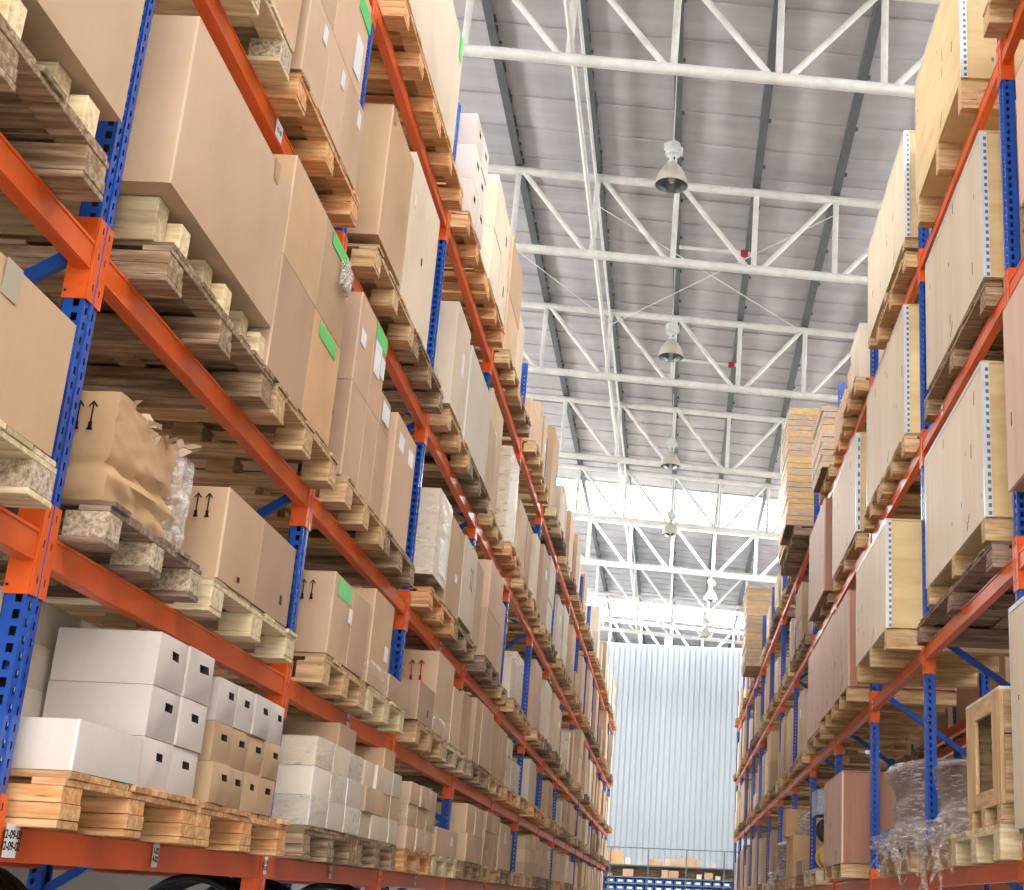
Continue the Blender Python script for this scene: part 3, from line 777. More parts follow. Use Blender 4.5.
# ---- topmost shelf
z = 4.95
pallet('L', "orange-toned pallet, nearer, under tall cream box, left rack's topmost shelf", 7.12, 8.32, z, 'orange')
pallet('L', "orange-toned pallet, farther, under tall cream box, left rack's topmost shelf", 8.36, 9.56, z, 'orange')
carton('L', "very tall cream box with green sticker, left rack's topmost shelf, third bay", 7.3, 8.98, z+.155, 6.0, 'cream', d=.8, n=6, extras=(('green', .93, .9, .1, .2),))
carton('L', "brown box at the top edge, left rack's topmost shelf, second bay", 5.6, 6.84, z+.155, 5.9, 'tan', d=.8)
pallet('L', "orange-toned pallet, farther, left rack's topmost shelf, second bay", 5.5, 6.8, z, 'orange')
pallet('L', "orange-toned pallet under white hand-hole cartons, left rack's topmost shelf", 9.84, 11.04, z, 'orange')
pallet('L', "orange-toned pallet under arrow-marked boxes, left rack's topmost shelf", 11.1, 12.32, z, 'orange')
stack('L', 'white hand-hole carton', Wh('L', 3, 4), 9.86, 10.55, [z+.155, 5.4, 5.7, 5.98], 2, ['white', 'white', 'white'], d=.5, hole=True, name='white_carton', slot='nearer pallet')
stack('L', 'tall arrow-marked box', Wh('L', 3, 4), 11.1, 12.2, [z+.155, 5.6, 6.12], 2, 'cream', d=.6, slot='farther pallet', extras=lambda t, k: (('arrows', .2, .6, .16),) if k == 0 else (('mark', .5, .5, .05, .1),))
# ---- left rack, far bays
def dim(v): return round(v, 3)
BOXC = {'brown': 'brown', 'tan': 'tan', 'rose': 'rose-brown', 'cream': 'cream', 'white': 'white', 'offwhite': 'off-white', 'kraft': 'kraft'}
SKIP = set()
def far_bays(side, b0, b1, levels, gaps, y_0, wts, seed, skip=()):
    rnd = random.Random(seed); a = 1 if side == 'L' else -1
    xf0 = -1.80 if side == 'L' else 1.68
    for b in range(b0, b1):
        for li, lv in enumerate(levels):
            if (b, li) in skip: continue
            for s in range(2):
                y0 = y_0+b*BAY+(.14 if s == 0 else 1.36)+rnd.uniform(-.02, .04); y1 = y0+1.08+rnd.uniform(-.06, .06)
                pos = ('nearer', 'farther')[s]
                st = rnd.choice(['pine', 'pine', 'orange', 'old', 'pale', 'grey'])
                sname = {'pine': 'pine', 'orange': 'orange-toned', 'old': 'old brown', 'pale': 'pale', 'grey': 'grey weathered'}[st]
                xf = xf0+rnd.uniform(-.03, .03)
                wh = where(side, b, li)
                if (b, li, s) not in SKIP:
                    pallet(side, '%s pallet, %s of two on %s' % (sname, pos, wh), y0, y1, lv, st, xf=xf, detail=b < 6)
                gap = gaps[li]; zt = lv+.155
                kinds = rnd.choices(['cols', 'stack', 'one', 'low', 'empty'], wts)[0]
                m = rnd.choice(['brown', 'tan', 'rose', 'cream', 'tan', 'cream', 'offwhite' if li > 2 else 'brown'])
                nn = 2 if b > 5 else 4
                if kinds == 'empty': continue
                bx = xf-a*rnd.uniform(.02, .12)
                if kinds == 'cols':
                    n = rnd.choice([1, 2, 2]); H = gap*rnd.uniform(.70, .93)
                    W = y1-y0; q = y0+rnd.uniform(0, .10)
                    for k in range(n):
                        m2 = rnd.choice([m, m, 'brown', 'cream', 'tan'])
                        ww = (W*rnd.uniform(.74, .86) if n == 1 else W*rnd.uniform(.36, .44)); ya, yb = q, q+ww; q = yb+rnd.uniform(.02, .10)
                        if (b, li, s, k) in SKIP: continue
                        ex = (('film', 1),) if rnd.random() < .2 and b < 9 else ((('label', .6, .6, .12, .1),) if rnd.random() < .3 and b < 8 else ())
                        carton(side, 'tall %s box%s, %s pallet on %s' % (BOXC[m2], ' by itself' if n == 1 else ','+ACRN[n][k]+' column', pos, wh), ya, yb, zt, zt+H*rnd.uniform(.82, 1), m2,
                               bx-a*rnd.uniform(0, .08), .7, extras=ex, n=nn)
                elif kinds == 'stack':
                    T = 3 if gap < .8 else 2; H = gap*rnd.uniform(.75, .92)
                    stack(side, '%s box' % BOXC[m], wh, y0+.03, y1-.10, [zt+H*t/T for t in range(T+1)], 2 if li < 2 else 1, m, d=.7, slot=pos+' pallet', nn=nn, xf=bx)
                elif kinds == 'one':
                    H = gap*rnd.uniform(.7, .92)
                    carton(side, 'single large %s box, %s pallet on %s' % (BOXC[m], pos, wh), y0+.03, y1-.10, zt, zt+H, m, bx, .8, n=nn, extras=(('label', .5, .7, .15, .12),) if b < 9 else ())
                else:
                    carton(side, 'low %s box, %s pallet on %s' % (BOXC[m], pos, wh), y0+.03, y1-.15, zt, zt+gap*rnd.uniform(.3, .5), m, bx, .8, n=nn)
LG = [.58, .68, 1.08, 1.35, 1.38]
far_bays('L', 5, 15, L_LEV, LG, L_Y0, (5, 2.5, 2, .6, .15), 11)
far_bays('L', 4, 5, L_LEV, LG, L_Y0, (5, 1, 2, 0, 0), 5, skip={(4, 0), (4, 1)})

# ================================================================== RIGHT RACK
def crate(label, y0, y1, z0, z1, mat='ply', end='plyh', xf=1.68, d=1.0, strip=True, skid=.0, group='plywood crates on the right rack', marks=True, n=1, far=False):
    """plywood crate, aisle face towards -x; the near end shows at y0"""
    t = thing('plywood_crate', label, 'crate', (xf, y0, z0), group)
    w, h = y1-y0, z1-z0
    zb = skid
    def pn(nm, m_, *q):
        mb = MB(); mb.box(*q, 0, .001); link(nm, mb.mesh(nm, m_), t)
    pn('side_panel', mat, 0, .018, 0, w, zb, h); pn('side_panel', mat, d-.018, d, 0, w, zb, h)
    pn('end_panel', end, .019, d-.019, .004, .022, zb+.004, h-.003); pn('end_panel', end, .019, d-.019, w-.022, w-.004, zb+.004, h-.003)
    pn('lid', end, .002, d-.002, .002, w-.002, h, h+.014); pn('base_panel', end, .02, d-.02, .024, w-.024, zb+.002, zb+.02)
    if strip:
        mb = MB()
        s = .042
        for (ye, sg) in ((0, 1), (w, -1)):
            mb.box(-.0015, -.003, ye-sg*.003, ye+sg*s*.35, zb, h)
            k = 0; zz = zb; p = .045 if not far else .09
            y_a, y_b = ye-sg*.002, ye-sg*.004
            # perforated leg on the end panel: a ladder of tabs
            if ye: mb.box(-.003, s*.35, y_a, y_b, zb, h)
            else:
                mb.box(-.003, s, y_a, y_b, zb, h)
                while zz < h-p*.6:
                    mb.box(s*.42, s*.86, y_b, y_b-.0012, zz+p*.2, zz+p*.7, 1); zz += p
        mb.box(-.0015, -.003, 0, w, h-.012, h+.014)
        link('metal_edging', mb.mesh('metal_edging', ['strip', 'galv']), t)
    if skid:
        for ys in (0.02, w/2-.05, w-.12):
            mb = MB(); mb.box(.0, d, ys, ys+.1, 0, zb, 0, .003); link('skid', mb.mesh('skid', 'pine'), t)
    if marks:
        rnd = random.Random(int(y0*100+z0*10)); mb = MB()
        for k in range(rnd.randint(3, 6)):
            y = rnd.uniform(.1, w-.1); zz = rnd.uniform(zb+.1, h-.1)
            mb.box(-.0004, -.001, y, y+rnd.uniform(.01, .02), zz, zz+rnd.uniform(.02, .09))
        y = w*rnd.uniform(.2, .5); zz = zb+.1*h
        for k in range(4): mb.box(-.0004, -.001, y+k*.02, y+k*.02+.012, zz-k*.02, zz-k*.02+.03)
        o = link('ink_marks', mb.mesh('ink_marks', 'black'), t)
    return t
# nearest bay (mostly outside the frame): what shows at the right edge
crate('pale plywood crate at the right picture edge, right rack\'s lowest shelf', 5.2, 7.06, .42, 1.50, strip=True, xf=1.68)
pallet('R', "pine pallet under the pale crate at the right edge, lowest shelf", 5.6, 7.0, .286, 'pine', h=.13, xf=1.72)
crate('red-brown plywood crate at the right picture edge, right rack\'s second shelf', 5.2, 6.99, 2.12, 3.14, 'redply', 'redside', strip=False)
pallet('R', "pallet under the red-brown crate at the right edge, second shelf", 5.3, 6.9, 1.83, 'old', h=.28, xf=1.78)
crate('red-brown plywood crate at the right picture edge, right rack\'s third shelf', 5.0, 6.53, 3.54, 4.32, 'redply', 'redside', strip=False)
pallet('R', "pallet under the red-brown crate at the right edge, third shelf", 5.1, 6.5, 3.38, 'old')
pallet('R', "pine pallet at the upper right picture corner, right rack's topmost shelf", 5.6, 6.98, 4.88, 'pine', xf=1.62)
crate('yellowish plywood crate at the upper right picture corner, right rack\'s topmost shelf', 5.6, 6.96, 5.035, 5.8, xf=1.63)
# topmost shelf
crate('large yellowish plywood crate, nearest fully seen on right rack\'s topmost shelf', 7.72, 9.42, 4.885, 6.12, 'plyh', 'plyh', xf=1.64, skid=.21)
crate('large pale plywood crate, second fully seen on right rack\'s topmost shelf', 10.02, 12.2, 5.04, 6.08, xf=1.65, skid=.08)
pallet('R', "pine pallet under the second crate, right rack's topmost shelf", 10.06, 11.7, 4.88, 'pine', xf=1.66)
carton('R', 'pale low box behind the second crate, right rack\'s topmost shelf', 12.9, 13.6, 5.035, 5.62, 'cream', xf=1.66, d=.6)
pallet('R', "pine pallet, nearer of two, right rack's topmost shelf, third full bay", 12.86, 14.1, 4.88, 'pine', xf=1.62)
pallet('R', "orange-toned pallet, farther of two, right rack's topmost shelf, third full bay", 14.2, 15.4, 4.88, 'orange')
carton('R', 'tan low box, farther pallet, right rack\'s topmost shelf, third full bay', 14.25, 15.3, 5.035, 5.42, 'brown', d=.6)
carton('R', 'narrow cream box, nearer pallet, right rack\'s topmost shelf, third full bay', 13.62, 14.05, 5.035, 5.5, 'tan', d=.6)
# third shelf
pallet('R', "old brown pallet under the nearest pale crate, right rack's third shelf", 7.44, 9.5, 3.38, 'old', xf=1.69, h=.17)
crate('nearest pale plywood crate with metal edging, right rack\'s third shelf', 7.42, 9.30, 3.555, 4.52, xf=1.68)
pallet('R', "brown pallet under the second pale crate, right rack's third shelf", 10.2, 11.5, 3.38, 'pine', xf=1.66)
pallet('R', "brown pallet at the far end under the second pale crate, right rack's third shelf", 11.55, 12.65, 3.38, 'pine', xf=1.66)
crate('second pale plywood crate with metal edging, right rack\'s third shelf', 10.22, 12.42, 3.54, 4.62, xf=1.67)
pallet('R', "pallet under the third pale crate, right rack's third shelf", 13.2, 15.3, 3.38, 'pine')
crate('third pale plywood crate, right rack\'s third shelf, with yellow end panel', 13.2, 15.3, 3.54, 4.55, xf=1.67, far=True)
crate('red-brown plywood crate, right rack\'s third shelf, behind the third pale crate', 15.75, 17.6, 3.5, 4.6, 'redply', 'redside', xf=1.62, far=True, strip=False)
pallet('R', "pallet under the red-brown crate, right rack's third shelf", 15.8, 17.5, 3.38, 'old', h=.115)
# second shelf
pallet('R', "dark grey pallet under the nearest pale crate, right rack's second shelf", 7.46, 9.9, 1.83, 'grey', xf=1.69, h=.15)
crate('nearest pale plywood crate on skids with perforated edging, right rack\'s second shelf', 7.45, 9.32, 1.983, 3.03, xf=1.66, skid=.13)
crate('second pale plywood crate on skids with yellow end, right rack\'s second shelf', 10.08, 11.82, 1.835, 2.80, xf=1.50, skid=.15)
crate('pink-brown plywood crate, nearer of two in a pair, right rack\'s second shelf', 12.82, 14.1, 1.835, 2.86, 'redply', 'redside', xf=1.55, skid=.13, strip=False)
crate('pink-brown plywood crate, farther of two in a pair, right rack\'s second shelf', 14.15, 15.46, 1.835, 2.9, 'redply', 'redside', xf=1.56, skid=.13, strip=False)
pallet('R', "stack of pallet boards under the fourth crate, right rack's second shelf", 15.8, 17.6, 1.83, 'pine', xf=1.62)
crate('pink-brown plywood crate with dark end, fourth full bay, right rack\'s second shelf', 15.8, 17.5, 1.99, 3.0, 'redply', 'redside', xf=1.62, strip=False, far=True)
# lowest shelf: open-slatted crate, wrapped loads, red crate, coils, boxes
pallet('R', "pale new pallet under the open slatted crate, right rack's lowest shelf", 7.32, 8.62, .286, 'pale', xf=1.66, h=.175)
t = thing('slatted_crate', 'open timber crate with a dark window and a grey sack inside', 'crate', (1.68, 7.34, .463))
def brd(name, y0, y1, z0, z1, x0=0, x1=.022, mat='pine'):
    mb = MB(); mb.box(x0, x1, y0, y1, z0, z1, 0, .002); return link(name, mb.mesh(name, mat), t)
brd('corner_post', 0, .20, .10, .68, mat='pinez'); brd('corner_post', .62, .86, .10, .68, mat='pinez')
brd('rail', .201, .619, .59, .68, mat='piney'); brd('rail', .201, .619, .10, .19, mat='piney'); brd('back_panel', 0, .86, .10, .68, .901, .915)
brd('foot', .02, .12, 0, .10, 0, .9); brd('foot', .40, .50, 0, .10, .0, .9); brd('foot', .74, .84, 0, .10, 0, .9)
brd('end_board', 0, .022, .10, .45, .023, .9); brd('end_board', 0, .022, .46, .68, .023, .9)
brd('end_board', .838, .86, .10, .68, .023, .9)
brd('lid', 0, .86, .681, .70, 0, .9, 'ply'); brd('floor_board', .023, .837, .101, .12, .023, .9)
def blob(name, w, d, h, mat, seed, a=-1, n=18, e=.75, rough=.03, top=.8):
    mb = MB(); rnd = random.Random(seed); off = Vector((seed*3.1, 0, 0)); rows = 16
    for k in range(rows+1):
        v = k/rows; zz = h*v
        s = (1-(max(0, v-top)/(1-top))**2*.55) if v > top else (1-.12*math.sin(PI*v))
        for j in range(n*2):
            t2 = 2*PI*j/(n*2); c, s2 = math.cos(t2), math.sin(t2)
            x = math.copysign(abs(c)**e, c)*d/2*s; y = math.copysign(abs(s2)**e, s2)*w/2*s
            nz = noise.noise(Vector((c*2.5, s2*2.5, v*5))+off)+.5*noise.noise(Vector((c*6, s2*6, v*13))+off)
            mb.v.append((-a*(d/2)+x*(1+nz*rough/.1*.25), w/2+y*(1+nz*rough/.1*.25), zz*(1 if k < rows else .985)))
    N = n*2
    for k in range(rows):
        for j in range(N):
            mb.f.append((k*N+j, k*N+(j+1) % N, (k+1)*N+(j+1) % N, (k+1)*N+j)); mb.m.append(0)
    mb.v.append((-a*d/2, w/2, h*1.0)); c = len(mb.v)-1
    for j in range(N): mb.f.append((rows*N+j, rows*N+(j+1) % N, c)); mb.m.append(0)
    mb.v.append((-a*d/2, w/2, 0)); c = len(mb.v)-1
    for j in range(N): mb.f.append((j, c, (j+1) % N)); mb.m.append(0)
    return mb.mesh(name, mat, smooth=70, fix=True)
solid('grey_sack', blob('grey_sack', .42, .5, .46, 'galv', 3, rough=.05, top=.6), 'dull grey sack seen through the window of the open timber crate', 'sack', (1.74, 7.56, .585))
def tatters(name, w, seed, n=14, drop=.22, mat='thickfilm'):
    mb = MB(); rnd = random.Random(seed)
    for k in range(n):
        y = w*rnd.random(); ww = rnd.uniform(.04, .14); ln = drop*rnd.uniform(.4, 1.2); x = -rnd.uniform(.01, .07)
        segs = 6; prev = None
        for s in range(segs+1):
            u = s/segs
            cx = x-.03*math.sin(u*5+k)-.02*u; cy = y+.03*math.sin(u*4+k*2); wd = ww*(1-.8*u*u)
            zz = .06-ln*u
            cur = ((cx-.012, cy-wd/2, zz), (cx+.02*math.sin(k+u*3), cy, zz+.01), (cx-.008, cy+wd/2, zz))
            if prev:
                mb.quad(prev[0], prev[1], cur[1], cur[0]); mb.quad(prev[1], prev[2], cur[2], cur[1])
            prev = cur
    return mb.mesh(name, mat, smooth=60)
def wrapped(label, y0, w, z0, h, seed, xf=1.70, d=.8, drop=.25, top=.85):
    t = thing('wrapped_load', label, 'wrapped load', (xf, y0, z0), 'film-wrapped loads')
    link('sack', blob('sack', w, d, h, 'sack', seed, rough=.035, top=top), t)
    link('stretch_film', blob('stretch_film', w+.03, d+.03, h+.012, 'wrapfilm', seed, rough=.045, top=top), t, (-.015, -.015, 0))
    link('film_tatters', tatters('film_tatters', w, seed, drop=drop), t, (0, 0, .02))['kind'] = 'stuff'
    # crumpled skirt
    def fnn(q, u, v, ww):
        nz = noise.noise(Vector((u*7+seed, v*9, ww*4))); q.x += nz*.06; q.y += noise.noise(Vector((u*5, v*9, ww*6+seed)))*.05; return q
    link('film_skirt', carton_mesh('film_skirt', w+.1, d*.7, .13, 'thickfilm', -1, 14, .03, seed, fn=fnn), t, (-.05, -.05, .005))
    return t
pallet('R', "pallet hidden by film under the nearer wrapped load, lowest shelf", 8.68, 9.86, .286, 'pine', xf=1.68, h=.16)
wrapped('plastic-wrapped brown load between the open crate and the blue post, long film tatters', 8.66, 1.14, .45, .52, 5, drop=.42)
pallet('R', "pallet under the tall film-wrapped load behind the blue post, lowest shelf", 10.2, 11.5, .286, 'pine', xf=1.68, h=.16)
wrapped('tall shiny film-wrapped brown load just behind the blue post, rounded top', 10.16, 1.45, .45, .66, 9, xf=1.66, d=.85, drop=.3, top=.9)
crate('tall rose plywood crate on pale blocks, right rack\'s lowest shelf', 12.82, 14.3, .292, 1.20, 'redply', 'redside', xf=1.50, skid=.12, strip=False)
pallet('R', "chunky pale pallet under the cable reels, right rack's lowest shelf", 16.35, 17.95, .286, 'pale', xf=1.64, h=.17)
def reel(label, loc, r, w, mats, rz=0):
    t = thing('cable_reel', label, 'reel', loc, 'cable reels', rz)
    for sx in (0, w):
        mb = MB(); pr = [(.03, -.012), (r, -.012), (r, .012), (.03, .012), (.03, -.012)]
        mb.lathe(pr, 36)
        me = mb.mesh('flange', mats[0], smooth=30, fix=True); me.transform(Matrix.Rotation(PI/2, 4, 'X')); me.transform(Matrix.Translation((0, sx, r)))
        link('flange', me, t)
    mb = MB(); pr = [(.03, 0)]+[(r*.78+.012*(k % 2), w*k/16) for k in range(17)]+[(.03, w)]
    mb.lathe(pr, 36); me = mb.mesh('wound_cable', mats[1], smooth=50, fix=True); me.transform(Matrix.Rotation(PI/2, 4, 'X')); me.transform(Matrix.Translation((0, w, r)))
    link('wound_cable', me, t)
    return t
reel('black cable reel seen left of the rose crate, upper one', (1.84, 16.6, .765), .145, .5, ('rubber', 'rubber'))
reel('yellow-flanged cable reel left of the rose crate, lower one', (1.84, 16.55, .458), .15, .5, ('yellow', 'yellow'))
carton('R', 'wrapped bluish box on top of the black cable reel', 16.55, 17.2, 1.058, 1.34, 'bluewrap', xf=1.66, d=.5, extras=(('film', 1),))
pallet('R', "pine pallet under the kraft box stack, right rack's lowest shelf, fifth full bay", 19.75, 21.0, .286, 'pine', xf=1.64)
carton('R', 'large kraft box with a folded flap, lower of two, right rack\'s lowest shelf', 19.8, 20.95, .44, .98, 'kraft', xf=1.66, d=.75, n=6, bulge=.012)
carton('R', 'smaller kraft box standing on the large kraft box, right rack\'s lowest shelf', 20.35, 20.95, .982, 1.36, 'kraft', xf=1.60, d=.35)
t = thing('plastic_bag', 'clear crumpled plastic bag on the large kraft box', 'bag', (1.74, 19.85, .982))
link('bag_body', blob('bag_body', .45, .4, .36, 'film', 21, rough=.09, top=.4), t)
pallet('R', "pine pallet, nearer, right rack's lowest shelf, fifth full bay", 18.5, 19.6, .286, 'old')
carton('R', "low brown box on the nearer pallet, right rack's lowest shelf, fifth full bay", 18.6, 19.5, .44, .62, 'rose', d=.6)
pallet('R', "pine pallet, nearer, right rack's lowest shelf, sixth full bay", 21.35, 22.4, .286, 'pine')
carton('R', "plain brown box on the nearer pallet, right rack's lowest shelf, sixth full bay", 21.4, 22.3, .44, 1.1, 'brown', xf=1.78, d=.7)
pallet('R', "pine pallet under the leaning load, right rack's lowest shelf, sixth full bay", 22.55, 23.7, .286, 'pine')
wrapped('white film-wrapped leaning load, right rack\'s lowest shelf, sixth full bay', 22.6, 1.0, .44, .6, 31, xf=1.66, d=.5)

RG = [1.15, 1.2, 1.15, 1.0]
far_bays('R', 5, 13, R_LEV, RG, R_Y0, (5, 2, 2, 2, .4), 23, skip={(5, 3), (9, 3), (5, 0), (6, 0)})
# topmost shelf: tall bundles of flat cartons wrapped in film
def flat_bundle(label, y0, w, z0, h, xf, d, seed, lean=0):
    t = thing('carton_bundle', label, 'bundle', (xf, y0, z0), 'tall bundles of flat cartons')
    t.rotation_euler.y = lean
    rnd = random.Random(seed); k = 0; zz = 0
    while zz < h-.02:
        th = rnd.uniform(.06, .11); th = min(th, h-zz)
        mb = MB(); e = rnd.uniform(-.015, .015)
        mb.box(e, d+e, rnd.uniform(-.01, .01), w, zz, zz+th-.006, 0, .003)
        link('flat_cartons', mb.mesh('flat_cartons', rnd.choice(['brown', 'rose', 'yellow', 'brown', 'tan'])), t)
        zz += th
    link('stretch_film', carton_mesh('stretch_film', w+.03, d+.04, h+.01, 'filmclear', -1, 8, .012, seed), t, (-.02, -.015, 0))
    return t
pallet('R', "pallet under the nearer bundle of flat cartons, right rack's topmost shelf", 15.75, 17.0, 4.88, 'pine')
flat_bundle('nearer film-wrapped bundle of flat cartons, right rack\'s topmost shelf', 15.9, 1.1, 5.035, .78, 1.60, .8, 3)
pallet('R', "pallet of the tall bundle of flat cartons, right rack's topmost shelf", 18.55, 19.8, 4.88, 'grey', xf=1.5)
flat_bundle('tallest film-wrapped bundle of flat cartons leaning over the aisle, topmost shelf', 18.6, 1.15, 5.035, 1.72, 1.40, .95, 4)
pallet('R', "pallet of the second tall bundle, right rack's topmost shelf", 19.95, 21.05, 4.88, 'grey', xf=1.5)
flat_bundle('second tall wrapped bundle just behind the tallest one, topmost shelf', 19.95, 1.05, 5.035, 1.2, 1.46, .9, 6)
flat_bundle('orange-brown bundle of flat cartons far down the right rack\'s topmost shelf', 30.0, 1.6, 4.95, 1.75, 1.42, .8, 8)

# ================================================================== goods and rack of the rows behind
def rear(side, xf, label, y0, nb, levels, gaps, seed, glab):
    a = 1 if side == 'L' else -1
    t = thing('pallet_rack', label, 'rack', (xf, y0, -EYE))
    for k in range(nb+1): link('upright_post', POST[a], t, (0, k*BAY, 0))
    for k in range(nb):
        for L in levels: link('load_beam', BEAM[a], t, (0, k*BAY, L+EYE))
    rnd = random.Random(seed)
    for b in range(nb):
        for li, lv in enumerate(levels):
            for s in range(2):
                ya = y0+b*BAY+(.12 if s == 0 else 1.4); pos = ('nearer', 'farther')[s]
                wh = '%s, bay %s, %s shelf' % (glab, ORD[b], (LSH if side == 'L' else RSH)[li])
                if (side, 'rp', b, li, s) not in SKIP:
                    pallet(side, 'shaded %s pallet in %s' % (pos, wh), ya, ya+1.15, lv, rnd.choice(['old', 'pine', 'grey']), xf=xf+a*.05, detail=False, group='pallets in the rows behind')
                else: rnd.choice([1, 2, 3])
                H = gaps[li]*rnd.uniform(.5, .9)
                m = rnd.choice(['brown', 'rose', 'tan'])
                if (side, 'rb', b, li, s) not in SKIP:
                    carton(side, 'shaded %s box on %s pallet, %s' % (BOXC[m], pos, wh), ya+.04, ya+1.1, lv+.155, lv+.155+H, m, xf+a*.02, .7, group='boxes in the rows behind', n=2)
rear('L', LX-1.30, 'shaded pallet rack standing back to back behind the left rack', L_Y0, 5, L_LEV, LG, 3, 'row behind left rack')
rear('R', RX+1.30, 'shaded pallet rack standing back to back behind the right rack', R_Y0, 6, R_LEV[:3], RG, 8, 'row behind right rack')
# under the lowest beam on the left: coils of hose on stacked pallets
def coil(label, loc, r, n):
    t = thing('hose_coil', label, 'coil', loc, 'black hose coils')
    for k in range(n):
        pts = [(r*.93*math.cos(u)+.01*k % .02, .045*k, r+r*.93*math.sin(u)) for u in [2*PI*i/40 for i in range(40)]]
        mb = MB(); mb.ring_tube(pts, .021, 8, closed=True); link('hose_loop', mb.mesh('hose_loop', 'rubber', smooth=60), t)
    return t
for k, (y, nm) in enumerate(((4.75, 'left end below the orange beam'), (7.6, 'under the third bay'), (8.5, 'under the third bay, farther'), (10.6, 'under the fourth bay'))):
    zt = -.62
    mb = MB(); rr = random.Random(k)
    pallet('L', 'pallet stack top carrying a black hose coil, %s' % nm, y-.25, y+.85, zt-.15, 'old', xf=-2.0, group='pallets on the floor')
    for j in range(5):
        pallet('L', '%s stacked pallet below a black hose coil, %s' % (['uppermost', 'fourth', 'third', 'second', 'bottom'][j], nm), y-.25, y+.85, zt-.30-.15*j+(.02 if j == 4 else 0), 'old', xf=-2.0, detail=False, group='pallets on the floor', h=.15 if j < 4 else .13)
    coil('upright coil of black hose, %s, left rack' % nm, (-2.5, y+.1, zt), .34, 9)

for k, (y, lb) in enumerate(((4.5, 'first'), (6.0, 'second'), (7.4, 'third'), (8.9, 'fourth'), (10.3, 'fifth'), (11.6, 'sixth'))):  # boxes added to block the bright floor showing under the lowest beam
    carton('L', 'dark brown box on the floor behind the hose coils, %s down the aisle' % lb, y-.35, y+.75, -1.49, -.12-.05*(k % 3), 'rose', xf=-3.35, d=.9, group='boxes on the floor', n=2)
# ================================================================== ROOF
TY = [16.3+5.95*k for k in range(-3, 11)]
SL = -.058
zb = lambda x: 10.69+SL*(x+.4)
zt = lambda x: 12.20+SL*(x+.4)
NX = [1.02+1.42*k for k in range(-8, 8)]
X0, X1 = NX[0], NX[-1]
P_ = {}
def pipe(key, p, q, r, mat='whitesteel', n=10):
    if key not in P_:
        mb = MB(); mb.ring_tube([p, q], r, n); P_[key] = mb.mesh('pipe', mat, smooth=50)
    return P_[key]
for ti, y in enumerate(TY):
    if y < 10: nm = 'above the camera'
    lab = 'white tubular roof truss, %s from the near end' % ORD[ti]
    t = thing('roof_truss', lab, 'truss', (0, y, 0), 'white roof trusses')
    t.location.z = EYE
    link('bottom_chord', pipe('bc', (X0-.3, 0, zb(X0-.3)), (X1+.3, 0, zb(X1+.3)), .082, n=14), t)
    link('top_chord', pipe('tc', (X0-.3, 0, zt(X0-.3)), (X1+.3, 0, zt(X1+.3)), .078, n=14), t)
    for k, x in enumerate(NX): link('vertical_strut', pipe(('v', k), (x-.02, 0, zb(x)), (x+.0, 0, zt(x)), .05), t)
    for k in range(len(NX)-1):
        a_, b_ = NX[k], NX[k+1]
        if b_ <= 1.03: p, q = (a_+.07, 0, zt(a_)), (b_-.1, 0, zb(b_))
        else: p, q = (a_+.1, 0, zb(a_)), (b_-.07, 0, zt(b_))
        link('diagonal_strut', pipe(('d', k), p, q, .046), t)
yA, yB = -6, 78
# lattice girders running along the building
for gi, gx in enumerate((NX[6],)):
    t = thing('lattice_girder', 'long white lattice girder running down the building left of the lamps', 'girder', (gx, yA, 0)); t.location.z = EYE
    z0, z1 = zb(gx)+.1, zt(gx)-.12
    link('bottom_chord', pipe(('gb', gi), (.03, 0, z0), (.03, yB-yA, z0), .032), t)
    link('top_chord', pipe(('gt', gi), (-.20, 0, z1), (-.20, yB-yA, z1), .034), t)
    link('side_chord', pipe(('gs', gi), (-.02, 0, z1), (-.02, yB-yA, z1), .028), t)
    mb = MB(); y = 0; k = 0
    while y < yB-yA-1:
        a_, b_ = ((.03, y, z0), (-.20, y+.75, z1)) if k % 2 == 0 else ((-.20, y, z1), (.03, y+.75, z0))
        mb.ring_tube([a_, b_], .022, 6); y += .75; k += 1
    link('lacing', mb.mesh('lacing', 'whitesteel', smooth=60), t)
PN = ['far left', 'fourth left of the lamps', 'third left of the lamps', 'second left of the lamps', 'left of the girder', 'next left of the girder', 'over the girder', 'over the lamps', 'first right of the lamps', 'second right of the lamps',
      'third right of the lamps', 'fourth right of the lamps', 'fifth right of the lamps', 'sixth right of the lamps', 'seventh right of the lamps', 'far right']
for k, x in enumerate(NX):
    mb = MB(); z0 = .085
    mb.box(-.07, -.062, 0, yB-yA, z0, z0+.17); mb.box(-.062, .06, 0, yB-yA, z0, z0+.008); mb.box(-.062, .06, 0, yB-yA, z0+.162, z0+.17)
    mb.box(.052, .06, 0, yB-yA, z0+.008, z0+.03)
    yy = .5
    while yy < yB-yA: mb.box(.062, .10, yy, yy+.05, z0, z0+.05, 1); yy += 1.5
    o = solid('purlin', mb.mesh('purlin', ['galv', 'galv']), 'grey galvanised roof purlin running down the building, %s' % PN[k], 'purlin', (x, yA, zt(x)), 'roof purlins')
